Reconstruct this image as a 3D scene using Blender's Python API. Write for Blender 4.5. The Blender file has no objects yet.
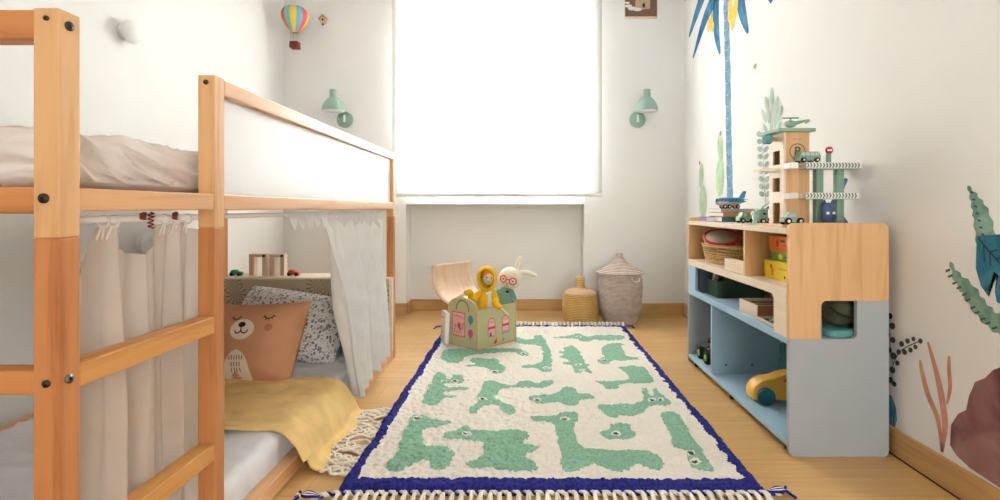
import bpy, bmesh, math, random
import numpy as np
from mathutils import Vector, Matrix, noise
PI = math.pi
random.seed(7)
scene = bpy.context.scene
COL = scene.collection

# ------------------------------------------------------------------ camera
# level wide-angle lens, shifted so that verticals stay vertical
F, VX, VY, CH = 517.0, 523.0, 208.0, 0.847      # focal length in px, vanishing point, camera height
cam_data = bpy.data.cameras.new('camera')
cam_data.sensor_width = 36.0
cam_data.lens = F / 1000 * 36.0
cam_data.shift_x = (500 - VX) / 1000
cam_data.shift_y = (VY - 250) / 1000
cam_data.clip_start = 0.02
cam = bpy.data.objects.new('camera', cam_data)
cam.location = (0, 0, CH)
cam.rotation_euler = (PI / 2, 0, 0)
COL.objects.link(cam)
scene.camera = cam

# ------------------------------------------------------------------ light
def srgb(r, g, b):
    def f(c):
        c /= 255.0
        return c / 12.92 if c <= 0.04045 else ((c + 0.055) / 1.055) ** 2.4
    return (f(r), f(g), f(b), 1.0)

world = bpy.data.worlds.new('world')
scene.world = world
world.use_nodes = True
bg = world.node_tree.nodes['Background']
bg.inputs[0].default_value = (0.97, 0.985, 1.0, 1)
bg.inputs[1].default_value = 4.0

def area(name, loc, rot, sx, sy, power, color=(1, 1, 1)):
    d = bpy.data.lights.new(name, 'AREA')
    d.shape = 'RECTANGLE'; d.size = sx; d.size_y = sy
    d.energy = power; d.color = color
    o = bpy.data.objects.new(name, d)
    o.location = loc; o.rotation_euler = rot
    COL.objects.link(o)
    return o
# daylight arriving at the window from outside
area('window_daylight', (-0.22, 4.75, 1.75), (-PI / 2, 0, 0), 2.2, 2.2, 570, (0.97, 0.985, 1.0))

scene.view_settings.view_transform = 'Standard'
scene.view_settings.look = 'None'
scene.view_settings.exposure = 0.6
scene.view_settings.gamma = 1.0
scene.view_settings.use_curve_mapping = False

# ------------------------------------------------------------------ materials
MATS = {}
def _new(name):
    m = bpy.data.materials.new(name); m.use_nodes = True
    MATS[name] = m
    nt = m.node_tree
    return m, nt, nt.nodes['Principled BSDF']

def _ramp(nt, stops):
    r = nt.nodes.new('ShaderNodeValToRGB')
    e = r.color_ramp.elements
    while len(e) < len(stops): e.new(0.5)
    for k, (p, c) in enumerate(stops):
        e[k].position = p; e[k].color = c
    return r

def _coords(nt, scale=(1, 1, 1), rot=(0, 0, 0)):
    tc = nt.nodes.new('ShaderNodeTexCoord'); mp = nt.nodes.new('ShaderNodeMapping')
    mp.inputs['Scale'].default_value = scale; mp.inputs['Rotation'].default_value = rot
    nt.links.new(tc.outputs['Object'], mp.inputs['Vector'])
    return mp.outputs['Vector']

def _noise(nt, vec, scale, detail=3, dist=0.0, rough=0.5):
    n = nt.nodes.new('ShaderNodeTexNoise')
    n.inputs['Scale'].default_value = scale; n.inputs['Detail'].default_value = detail
    n.inputs['Distortion'].default_value = dist; n.inputs['Roughness'].default_value = rough
    nt.links.new(vec, n.inputs['Vector'])
    return n

def _bump(nt, b, src, strength, dist=0.002):
    u = nt.nodes.new('ShaderNodeBump')
    u.inputs['Strength'].default_value = strength; u.inputs['Distance'].default_value = dist
    nt.links.new(src, u.inputs['Height']); nt.links.new(u.outputs[0], b.inputs['Normal'])

def paint(name, rgb, rough=0.5, var=0.06, scale=8.0, bump=0.0, bscale=60.0, metal=0.0, spec=0.5):
    m, nt, b = _new(name)
    c = srgb(*rgb)
    v = _coords(nt)
    n = _noise(nt, v, scale)
    lo = tuple(x * (1 - var) for x in c[:3]) + (1,); hi = tuple(min(1, x * (1 + var)) for x in c[:3]) + (1,)
    r = _ramp(nt, [(0.3, lo), (0.7, hi)])
    nt.links.new(n.outputs['Fac'], r.inputs[0]); nt.links.new(r.outputs[0], b.inputs['Base Color'])
    b.inputs['Roughness'].default_value = rough; b.inputs['Metallic'].default_value = metal
    b.inputs['Specular IOR Level'].default_value = spec
    if bump:
        n2 = _noise(nt, v, bscale, 2)
        _bump(nt, b, n2.outputs['Fac'], bump)
    return m

def wood(name, rgb, rgb2, axis='Z', rough=0.42, scale=1.0, spec=0.5):
    m, nt, b = _new(name)
    s = {'X': (1.5, 22, 22), 'Y': (22, 1.5, 22), 'Z': (22, 22, 1.5)}[axis]
    v = _coords(nt, tuple(q * scale for q in s))
    n = _noise(nt, v, 1.6, 4, 0.7, 0.55)
    r = _ramp(nt, [(0.28, srgb(*rgb2)), (0.5, srgb(*rgb)), (0.75, srgb(*[min(255, c + 6) for c in rgb]))])
    nt.links.new(n.outputs['Fac'], r.inputs[0]); nt.links.new(r.outputs[0], b.inputs['Base Color'])
    b.inputs['Roughness'].default_value = rough
    b.inputs['Specular IOR Level'].default_value = spec
    _bump(nt, b, n.outputs['Fac'], 0.08, 0.001)
    return m

def cloth(name, rgb, translucent=0.0, transparent=0.0, weave=900, bump=0.25, var=0.05, mottle=14):
    m, nt, b = _new(name)
    c = srgb(*rgb); v = _coords(nt)
    n = _noise(nt, v, mottle, 3)
    lo = tuple(x * (1 - var) for x in c[:3]) + (1,)
    r = _ramp(nt, [(0.38, lo), (0.6, c)])
    nt.links.new(n.outputs['Fac'], r.inputs[0]); nt.links.new(r.outputs[0], b.inputs['Base Color'])
    b.inputs['Roughness'].default_value = 0.9; b.inputs['Specular IOR Level'].default_value = 0.15
    n2 = _noise(nt, v, weave / 4, 2); _bump(nt, b, n2.outputs['Fac'], bump, 0.001)
    out = nt.nodes['Material Output']; last = b.outputs[0]
    if translucent:
        t = nt.nodes.new('ShaderNodeBsdfTranslucent'); nt.links.new(r.outputs[0], t.inputs[0])
        mx = nt.nodes.new('ShaderNodeMixShader'); mx.inputs[0].default_value = translucent
        nt.links.new(last, mx.inputs[1]); nt.links.new(t.outputs[0], mx.inputs[2]); last = mx.outputs[0]
    if transparent:
        t = nt.nodes.new('ShaderNodeBsdfTransparent')
        mx = nt.nodes.new('ShaderNodeMixShader'); mx.inputs[0].default_value = transparent
        nt.links.new(last, mx.inputs[1]); nt.links.new(t.outputs[0], mx.inputs[2]); last = mx.outputs[0]
    nt.links.new(last, out.inputs['Surface'])
    return m

wall_m = paint('wall_plaster', (240, 239, 236), 0.9, 0.012, 3, 0.15, 60, spec=0.15)
ceil_m = paint('ceiling_plaster', (240, 238, 233), 0.9, 0.01, 3, spec=0.15)
base_m = wood('baseboard_wood', (204, 160, 104), (186, 140, 86), 'X', 0.45)
base_my = wood('baseboard_wood_side', (204, 160, 104), (186, 140, 86), 'Y', 0.45)
gap_m = paint('dark_gap', (40, 26, 16), 0.9)

def floor_material():
    m, nt, b = _new('oak_laminate')
    v = _coords(nt)
    br = nt.nodes.new('ShaderNodeTexBrick')
    br.inputs['Scale'].default_value = 1.0
    br.inputs['Brick Width'].default_value = 1.3; br.inputs['Row Height'].default_value = 0.19
    br.inputs['Mortar Size'].default_value = 0.0012; br.inputs['Mortar Smooth'].default_value = 0.4
    br.inputs['Color1'].default_value = srgb(214, 172, 112); br.inputs['Color2'].default_value = srgb(207, 163, 102)
    br.inputs['Mortar'].default_value = srgb(178, 132, 80)
    nt.links.new(v, br.inputs['Vector'])
    v2 = _coords(nt, (1.1, 16, 1))
    n = _noise(nt, v2, 2.2, 5, 0.8, 0.6)
    r = _ramp(nt, [(0.3, (0.80, 0.77, 0.72, 1)), (0.55, (1, 1, 1, 1)), (0.8, (1.08, 1.07, 1.05, 1))])
    nt.links.new(n.outputs['Fac'], r.inputs[0])
    mx = nt.nodes.new('ShaderNodeMix'); mx.data_type = 'RGBA'; mx.blend_type = 'MULTIPLY'
    mx.inputs['Factor'].default_value = 0.75
    nt.links.new(br.outputs['Color'], mx.inputs['A']); nt.links.new(r.outputs[0], mx.inputs['B'])
    nt.links.new(mx.outputs['Result'], b.inputs['Base Color'])
    b.inputs['Roughness'].default_value = 0.36
    _bump(nt, b, br.outputs['Fac'], -0.1, 0.0006)
    return m
floor_m = floor_material()

def glass_material():
    m, nt, b = _new('window_glass')
    out = nt.nodes['Material Output']
    t = nt.nodes.new('ShaderNodeBsdfTransparent'); g = nt.nodes.new('ShaderNodeBsdfGlossy')
    g.inputs['Roughness'].default_value = 0.02
    f = nt.nodes.new('ShaderNodeFresnel'); f.inputs[0].default_value = 1.45
    mx = nt.nodes.new('ShaderNodeMixShader')
    nt.links.new(f.outputs[0], mx.inputs[0]); nt.links.new(t.outputs[0], mx.inputs[1]); nt.links.new(g.outputs[0], mx.inputs[2])
    nt.links.new(mx.outputs[0], out.inputs['Surface'])
    return m
glass_m = glass_material()

pine = wood('pine', (226, 178, 124), (206, 152, 98), 'Z')
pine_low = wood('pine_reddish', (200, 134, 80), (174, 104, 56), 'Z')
pine_y = wood('pine_rail', (228, 176, 126), (212, 154, 98), 'Y', 0.3)
pine_rung = wood('pine_rung', (218, 158, 88), (192, 126, 62), 'Y', 0.4)
pine_x = wood('pine_cross', (206, 138, 76), (176, 106, 50), 'X')
birch = wood('birch_ply', (236, 216, 192), (228, 204, 176), 'Y', 0.45)
beech = wood('beech_ply', (222, 176, 124), (208, 160, 106), 'X', 0.45)
beech_z = wood('beech_ply_upright', (226, 182, 130), (208, 160, 106), 'Z', 0.45)
peach_wood = wood('pale_peach_ply', (226, 196, 168), (216, 182, 152), 'Z', 0.5)
white_panel = paint('white_panel', (240, 240, 240), 0.35, 0.01)
metal_m = paint('bolt_steel', (120, 118, 114), 0.35, 0.1, metal=0.9)
metal_dark = paint('bolt_dark', (70, 62, 54), 0.4, 0.1, metal=0.8)
blue_grey = paint('blue_grey_lacquer', (172, 179, 182), 0.5, 0.015)
sky_blue = paint('sky_blue_lacquer', (164, 196, 216), 0.45, 0.015)
sheet_m = cloth('sheet_beige', (240, 230, 220))
sheet_w = cloth('sheet_white', (236, 236, 238))
blind_m = cloth('blind_fabric', (245, 245, 243), translucent=0.6, var=0.01, bump=0.1)
sheer_m = cloth('sheer_gauze', (226, 212, 196), translucent=0.35, transparent=0.22)
gauze_m = cloth('white_muslin', (252, 251, 248), translucent=0.35, transparent=0.04)
yellow_blanket = cloth('ochre_wool', (244, 208, 140), var=0.12)
cream_yarn = cloth('cream_yarn', (246, 236, 220), bump=0.5)
rug_cream = cloth('rug_cream', (240, 232, 220), bump=1.0, weave=1400, var=.08, mottle=110)
rug_green = cloth('rug_green', (148, 194, 166), bump=1.0, weave=1400, var=0.22, mottle=110)
rug_blue = cloth('rug_blue', (52, 56, 146), bump=1.0, weave=1400, var=0.5, mottle=110)
black_m = paint('soft_black', (34, 30, 28), 0.7)
white_m = paint('soft_white', (240, 238, 234), 0.6, 0.02)
sage = paint('sage_paint', (142, 176, 158), 0.5, 0.03)
sage_metal = paint('sage_enamel', (146, 180, 164), 0.35, 0.01)
def col(name, rgb, rough=0.6, **k):
    return MATS.get(name) or paint(name, rgb, rough, **k)

# ------------------------------------------------------------------ mesh builder
class MB:
    def __init__(s):
        s.v = []; s.f = []; s.mi = []; s.sm = []; s.M = Matrix.Identity(4); s.mat = 0; s.smooth = False
    def at(s, loc=(0, 0, 0), rot=(0, 0, 0), scale=(1, 1, 1)):
        from mathutils import Euler
        s.M = Matrix.Translation(loc) @ Euler(rot).to_matrix().to_4x4() @ Matrix.Diagonal((*scale, 1)); return s
    def m(s, i, smooth=None):
        s.mat = i
        if smooth is not None: s.smooth = smooth
        return s
    def add(s, vs, fs, smooth=None):
        b = len(s.v); s.v += [s.M @ Vector(p) for p in vs]
        flip = s.M.to_3x3().determinant() < 0
        for f in fs:
            ff = [b + i for i in f]
            s.f.append(ff[::-1] if flip else ff); s.mi.append(s.mat)
            s.sm.append(s.smooth if smooth is None else smooth)
        return s
    def box(s, x0, x1, y0, y1, z0, z1):
        vs = [(x, y, z) for x in (x0, x1) for y in (y0, y1) for z in (z0, z1)]
        return s.add(vs, [(0, 1, 3, 2), (4, 6, 7, 5), (0, 4, 5, 1), (2, 3, 7, 6), (0, 2, 6, 4), (1, 5, 7, 3)], False)
    def prism(s, poly, axis, a0, a1, smooth=False):
        n = len(poly)
        area2 = sum(poly[i][0] * poly[(i + 1) % n][1] - poly[(i + 1) % n][0] * poly[i][1] for i in range(n))
        if area2 < 0: poly = poly[::-1]
        mk = {'x': lambda a, p: (a, p[0], p[1]), 'y': lambda a, p: (p[1], a, p[0]), 'z': lambda a, p: (p[0], p[1], a)}[axis]
        vs = [mk(a0, p) for p in poly] + [mk(a1, p) for p in poly]
        if a1 < a0: vs = vs[n:] + vs[:n]
        fs = [tuple(range(n))[::-1], tuple(range(n, 2 * n))]
        s.add(vs, fs, False)
        b = len(s.v) - 2 * n
        for i in range(n):
            j = (i + 1) % n
            s.f.append([b + i, b + j, b + n + j, b + n + i]); s.mi.append(s.mat); s.sm.append(smooth)
        return s
    def lathe(s, prof, n=32, smooth=True, sx=1.0, sy=1.0, wob=None):
        vs = []; fs = []
        for (r, z) in prof:
            for k in range(n):
                a = 2 * PI * k / n
                q = r * (1 + (wob(a, z) if wob else 0))
                vs.append((q * math.cos(a) * sx, q * math.sin(a) * sy, z))
        for i in range(len(prof) - 1):
            for k in range(n):
                fs.append((i * n + k, i * n + (k + 1) % n, (i + 1) * n + (k + 1) % n, (i + 1) * n + k))
        if prof[0][0] > 1e-6: fs.append(tuple(range(n))[::-1])
        if prof[-1][0] > 1e-6: fs.append(tuple((len(prof) - 1) * n + k for k in range(n)))
        return s.add(vs, fs, smooth)
    def cyl(s, p0, p1, r, n=16, r2=None):
        return s.tube([p0, p1], [r, r if r2 is None else r2], n, False)
    def tube(s, pts, rad, n=10, round_ends=True, smooth=True):
        pts = [Vector(p) for p in pts]
        if not hasattr(rad, '__len__'): rad = [rad] * len(pts)
        rad = list(rad)
        if round_ends:
            d0 = (pts[0] - pts[1]).normalized(); d1 = (pts[-1] - pts[-2]).normalized(); r0, r1 = rad[0], rad[-1]
            pre = [(pts[0] + d0 * r0 * math.sin(a), r0 * math.cos(a)) for a in (1.45, 1.0, 0.5)]
            post = [(pts[-1] + d1 * r1 * math.sin(a), r1 * math.cos(a)) for a in (0.5, 1.0, 1.45)]
            pts = [p for p, _ in pre] + pts + [p for p, _ in post]; rad = [r for _, r in pre] + rad + [r for _, r in post]
        t = (pts[1] - pts[0]).normalized()
        up = Vector((0, 0, 1)) if abs(t.z) < 0.9 else Vector((1, 0, 0))
        nrm = t.cross(up).normalized(); vs = []; fs = []
        for i, p in enumerate(pts):
            if 0 < i < len(pts) - 1: t = (pts[i + 1] - pts[i - 1]).normalized()
            elif i: t = (pts[i] - pts[i - 1]).normalized()
            nrm = (nrm - t * nrm.dot(t)).normalized(); bi = t.cross(nrm)
            for k in range(n):
                a = 2 * PI * k / n
                vs.append(p + (nrm * math.cos(a) + bi * math.sin(a)) * rad[i])
        for i in range(len(pts) - 1):
            for k in range(n):
                fs.append((i * n + k, i * n + (k + 1) % n, (i + 1) * n + (k + 1) % n, (i + 1) * n + k))
        fs.append(tuple(range(n))[::-1]); fs.append(tuple((len(pts) - 1) * n + k for k in range(n)))
        return s.add(vs, fs, smooth)
    def ball(s, c, r, n=20, m=12, sc=(1, 1, 1)):
        vs = []; fs = []
        for i in range(m + 1):
            th = PI * i / m
            for k in range(n):
                a = 2 * PI * k / n
                vs.append((c[0] + r * sc[0] * math.sin(th) * math.cos(a), c[1] + r * sc[1] * math.sin(th) * math.sin(a), c[2] - r * sc[2] * math.cos(th)))
        for i in range(m):
            for k in range(n):
                fs.append((i * n + k, i * n + (k + 1) % n, (i + 1) * n + (k + 1) % n, (i + 1) * n + k))
        return s.add(vs, fs, True)
    def torus(s, c, R, r, axis='y', n=24, m=8, sc=1.0):
        pts = []
        for i in range(n + 1):
            a = 2 * PI * i / n; u, w = R * math.cos(a), R * math.sin(a) * sc
            pts.append({'y': (c[0] + u, c[1], c[2] + w), 'z': (c[0] + u, c[1] + w, c[2]), 'x': (c[0], c[1] + u, c[2] + w)}[axis])
        vs = []; fs = []
        C = Vector(c)
        ax = {'y': Vector((0, 1, 0)), 'z': Vector((0, 0, 1)), 'x': Vector((1, 0, 0))}[axis]
        for i in range(n):
            p = Vector(pts[i]); d = (p - C).normalized()
            for k in range(m):
                b = 2 * PI * k / m; vs.append(p + d * r * math.cos(b) + ax * r * math.sin(b))
        for i in range(n):
            for k in range(m):
                fs.append((i * m + k, i * m + (k + 1) % m, ((i + 1) % n) * m + (k + 1) % m, ((i + 1) % n) * m + k))
        return s.add(vs, fs, True)
    def grid(s, fn, nu, nv, smooth=True):
        vs = [fn(i / nu, j / nv) for j in range(nv + 1) for i in range(nu + 1)]
        fs = [(j * (nu + 1) + i, j * (nu + 1) + i + 1, (j + 1) * (nu + 1) + i + 1, (j + 1) * (nu + 1) + i) for j in range(nv) for i in range(nu)]
        return s.add(vs, fs, smooth)
    # flat marks lying on a surface given by fn(u,v)
    def mark(s, fn, outline, rings=3):
        cx = sum(p[0] for p in outline) / len(outline); cy = sum(p[1] for p in outline) / len(outline)
        n = len(outline); vs = [fn(cx, cy)]
        for r in range(1, rings + 1):
            t = r / rings
            vs += [fn(cx + (x - cx) * t, cy + (y - cy) * t) for x, y in outline]
        fs = [(0, 1 + k, 1 + (k + 1) % n) for k in range(n)]
        for r in range(rings - 1):
            a = 1 + r * n; b = a + n
            fs += [(a + k, b + k, b + (k + 1) % n, a + (k + 1) % n) for k in range(n)]
        return s.add(vs, fs, True)
    def disc(s, fn, cx, cy, rx, ry=None, n=24, rings=2):
        ry = ry or rx
        return s.mark(fn, [(cx + rx * math.cos(2 * PI * k / n), cy + ry * math.sin(2 * PI * k / n)) for k in range(n)], rings)
    def stroke(s, fn, pts, w):
        n = len(pts); L = []; R = []
        if not hasattr(w, '__len__'): w = [w] * n
        for i, (x, y) in enumerate(pts):
            a = pts[max(0, i - 1)]; b = pts[min(n - 1, i + 1)]
            dx, dy = b[0] - a[0], b[1] - a[1]; l = math.hypot(dx, dy) or 1
            nx, ny = -dy / l * w[i], dx / l * w[i]
            L.append(fn(x + nx, y + ny)); R.append(fn(x - nx, y - ny))
        return s.add(L + R, [(i + n, i + 1 + n, i + 1, i) for i in range(n - 1)], True)
    def build(s, name, mats, parent=None, world=False, bevel=0, solid=0, sub=0, weld=False):
        me = bpy.data.meshes.new(name)
        off = Vector((0, 0, 0))
        if parent is not None and world:
            p = parent
            while p: off += p.location; p = p.parent
        me.from_pydata([tuple(p - off) for p in s.v], [], s.f)
        if not isinstance(mats, (list, tuple)): mats = [mats]
        for q in mats: me.materials.append(q)
        me.polygons.foreach_set('material_index', s.mi)
        me.polygons.foreach_set('use_smooth', s.sm)
        if weld:
            b = bmesh.new(); b.from_mesh(me); bmesh.ops.remove_doubles(b, verts=b.verts, dist=1e-5); b.to_mesh(me); b.free()
        me.update()
        o = bpy.data.objects.new(name, me); COL.objects.link(o)
        if parent is not None: o.parent = parent
        if solid:
            q = o.modifiers.new('solid', 'SOLIDIFY'); q.thickness = solid; q.offset = 0
        if sub:
            q = o.modifiers.new('sub', 'SUBSURF'); q.levels = q.render_levels = sub
        if bevel:
            q = o.modifiers.new('bevel', 'BEVEL'); q.width = bevel; q.segments = 2; q.limit_method = 'ANGLE'
        return o

def origin(o, loc):
    """put the origin of a lone mesh at its base"""
    d = Vector(loc) - o.location
    for v in o.data.vertices: v.co -= d
    o.location = loc
    return o
def tag(o, label, cat, group=None, kind=None):
    o['label'] = label; o['category'] = cat
    if group: o['group'] = group
    if kind: o['kind'] = kind
    return o
def thing(name, label, cat, loc=(0, 0, 0), rotz=0, group=None, rot=None):
    o = bpy.data.objects.new(name, None); COL.objects.link(o)
    o.empty_display_size = 0.05
    o.location = loc; o.rotation_euler = rot or (0, 0, rotz)
    return tag(o, label, cat, group)
def struct(o):
    o['kind'] = 'structure'; return o
def rrect(x0, x1, y0, y1, r, n=5):
    pts = []
    for cx, cy, a0 in ((x1 - r, y1 - r, 0), (x0 + r, y1 - r, PI / 2), (x0 + r, y0 + r, PI), (x1 - r, y0 + r, 1.5 * PI)):
        for k in range(n + 1):
            a = a0 + PI / 2 * k / n; pts.append((cx + r * math.cos(a), cy + r * math.sin(a)))
    return pts
def arc(cx, cy, r, a0, a1, n=6):
    return [(cx + r * math.cos(a0 + (a1 - a0) * k / n), cy + r * math.sin(a0 + (a1 - a0) * k / n)) for k in range(n + 1)]
def spline(pts, n=8):
    """Catmull-Rom through the points"""
    P = [Vector(p) for p in pts]; P = [P[0] * 2 - P[1]] + P + [P[-1] * 2 - P[-2]]; out = []
    for i in range(1, len(P) - 2):
        for k in range(n):
            t = k / n; a, b, c, d = P[i - 1], P[i], P[i + 1], P[i + 2]
            out.append(0.5 * ((2 * b) + (c - a) * t + (2 * a - 5 * b + 4 * c - d) * t * t + (3 * b - a - 3 * c + d) * t ** 3))
    out.append(P[-2]); return out
def nz(x, y=0.0, z=0.0): return noise.noise(Vector((x, y, z)))

# ------------------------------------------------------------------ room
XL, XR, YB, YF, ZC = -1.90, 1.28, 4.10, -1.6, 2.80
NX0, NX1 = -0.928, 0.484                       # window recess
struct(MB().box(XL - .1, XR + .1, YF, YB + .3, -.06, 0).build('floor', floor_m))
struct(MB().box(XL - .1, XR + .1, YF, YB + .3, ZC, ZC + .06).build('ceiling', ceil_m))
# wall behind the camera; unseen doorway on the right added for its fill light
wf = MB().box(XL, .15, YF, YF + .1, 0, ZC).box(.15, XR, YF, YF + .1, 2.35, ZC)
struct(wf.build('wall_front', wall_m))
struct(MB().box(XL - .1, XL, YF, YB + .3, 0, ZC).build('wall_left', wall_m))
struct(MB().box(XR, XR + .1, YF, YB + .3, 0, ZC).build('wall_right', wall_m))
w = MB().box(XL, NX0, YB, YB + .25, 0, ZC).box(NX1, XR, YB, YB + .25, 0, ZC).box(NX0, NX1, YB, YB + .25, 2.5, ZC)
w.box(NX0, NX1, YB + .18, YB + .25, 0, .875)
struct(w.build('wall_back', wall_m))
bh = .093
b = MB().box(XL, NX0, YB - .014, YB, 0, bh).box(NX1, XR, YB - .014, YB, 0, bh).box(NX0, NX1, YB + .166, YB + .18, 0, bh)
b.box(NX0, NX0 + .014, YB, YB + .166, 0, bh).box(NX1 - .014, NX1, YB, YB + .166, 0, bh)
struct(b.build('baseboard_back', base_m, bevel=.003))
struct(MB().box(XR - .014, XR, YF, YB - .014, .004, bh).m(1).box(XR - .016, XR, YF, YB - .014, 0, .004).build('baseboard_right', [base_my, gap_m], bevel=.003))
struct(MB().box(XL, XL + .014, 3.0, YB - .014, 0, bh).build('baseboard_left', base_my, bevel=.003))

win = bpy.data.objects.new('window_1', None); COL.objects.link(win); win.location = (-.222, 4.29, .905); struct(win)
def ring(mb, x0, x1, z0, z1, t, y0, y1):
    mb.box(x0, x0 + t, y0, y1, z0, z1).box(x1 - t, x1, y0, y1, z0, z1).box(x0 + t, x1 - t, y0, y1, z0, z0 + t).box(x0 + t, x1 - t, y0, y1, z1 - t, z1)
frame = MB(); ring(frame, NX0, NX1, .905, 2.5, .045, 4.27, 4.33); frame.build('window_frame', white_m, win, True, bevel=.003)
for sx0, sx1 in ((NX0 + .045, -.224), (-.220, NX1 - .045)):
    sh = MB(); ring(sh, sx0, sx1, .95, 2.455, .06, 4.255, 4.305)
    so = sh.build('window_sash', white_m, win, True, bevel=.004)
    MB().box(sx0 + .06, sx1 - .06, 4.278, 4.282, 1.01, 2.395).build('glass_pane', glass_m, so, True)
MB().tube([(-.222, 4.25, 1.55), (-.222, 4.235, 1.55), (-.222, 4.235, 1.66)], .008).build('window_handle', white_m, win, True)
MB().box(NX0, NX1, YB - .01, 4.35, .875, .905).build('window_sill', white_m, win, True, bevel=.004)

# roller blind hanging in front of the recess
bl = thing('window_blind', 'long sheer white blind hanging over the bright window', 'window blind', (-.2, 4.03, .93))
def blind_fn(u, v):
    x = -1.02 + 1.635 * u; z = .95 + (2.74 - .95) * v
    return (x, 4.03 + .004 * nz(u * 3, v * 2) + .003 * math.sin(u * 9) * (1 - v), z)
MB().grid(blind_fn, 40, 40).build('blind_fabric', blind_m, bl, True, solid=.0012)
hb = MB(); hb.prism([(y + 4.03, z) for z, y in rrect(.932, .962, -.008, .008, .007)], 'x', -1.025, .62); hb.build('bottom_bar', white_m, bl, True)
MB().prism([(y + 4.03, z) for z, y in rrect(2.72, 2.795, -.03, .03, .02)], 'x', -1.04, .635).build('blind_roller', white_m, bl, True)

# ------------------------------------------------------------------ bunk bed
BX = -.725; PW = .04                            # outer face of the front frame, post width
BL = -1.715                                     # rear side
bed = thing('bunk_bed', 'low pine bunk bed with a side ladder and a white guard panel', 'bed', (-1.22, 1.87, 0))
def post(x0, y0, label=None):
    m = MB().box(x0, x0 + PW, y0, y0 + PW, .80, 1.16)
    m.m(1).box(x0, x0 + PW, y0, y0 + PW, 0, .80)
    return m.build('post', [pine, pine_low], bed, True, bevel=.0025)
Y0 = .807; YLP = 1.216; Y1 = 2.895
p_near = post(BX - PW, Y0); p_lad = post(BX - PW, YLP); p_far = post(BX - PW, Y1)
post(BL, Y0); post(BL, Y1)
def bolt(parent, p, ax, r=.0075, dark=False):
    d = Vector(ax)
    m = MB().cyl(Vector(p) - d * .002, Vector(p) + d * .003, r, 16)
    m.m(1).cyl(Vector(p) + d * .003, Vector(p) + d * .0035, r * .45, 6)
    return m.build('bolt', [metal_dark if dark else metal_m, black_m], parent, True)
bolt(p_near, (BX, Y0 + .018, 1.137), (1, 0, 0), dark=True)
bolt(p_near, (BX - .022, Y0, .862), (0, -1, 0), .008, True)
bolt(p_near, (BX - .018, Y0, 1.143), (0, -1, 0), .004, True)
bolt(p_near, (BX - .018, Y0, .573), (0, -1, 0), .006, True)
bolt(p_near, (BX, Y0 + .018, .575), (1, 0, 0))
bolt(p_lad, (BX - .02, YLP, 1.143), (0, -1, 0), .006, True)
# long rails
MB().box(BX - PW, BX - .002, Y0 + PW, YLP, .842, .88).build('side_rail', pine_y, bed, True, bevel=.003)
MB().box(BX - PW, BX - .002, YLP + PW, Y1, .842, .88).build('side_rail', pine_y, bed, True, bevel=.003)
MB().box(BX - PW, BX, YLP + PW, Y1, 1.118, 1.157).build('guard_rail', pine_y, bed, True, bevel=.003)
MB().box(BX - .027, BX - .019, YLP + PW, Y1, .88, 1.118).build('guard_panel', white_panel, bed, True)
MB().box(BX - PW, BX, YLP + PW, 2.855, 0, .052).build('bottom_rail', pine_y, bed, True, bevel=.003)
MB().box(BX - PW, BX, 2.855, Y1, 0, .052).build('bottom_rail', pine_y, bed, True, bevel=.002)
MB().box(BL, BL + .012, Y0 + PW, Y1, .118, .131).build('bottom_rail', pine_y, bed, True, bevel=.003)
MB().box(BL, BL + .03, Y0 + PW, Y1, .842, .88).build('side_rail', pine_y, bed, True, bevel=.003)
for z0 in (.553, .253):
    r = MB().box(BX - .04, BX, Y0 + PW, YLP, z0, z0 + .04).build('rung', pine_rung, bed, True, bevel=.003)
# end rails
for y in (Y0 + .002, Y1 + .002):
    for z0, z1 in ((1.112, 1.158), (.838, .88)) + (((.553, .592),) if y < 1 else ()):
        MB().box(BL + PW, BX - PW, y, y + .036, z0, z1).build('end_rail', pine_x, bed, True, bevel=.003)
# slatted deck
for k in range(14):
    y = .93 + k * .142
    MB().box(BL + .03, BX - PW, y, y + .07, .858, .872).build('slat', pine_x, bed, True)

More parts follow.
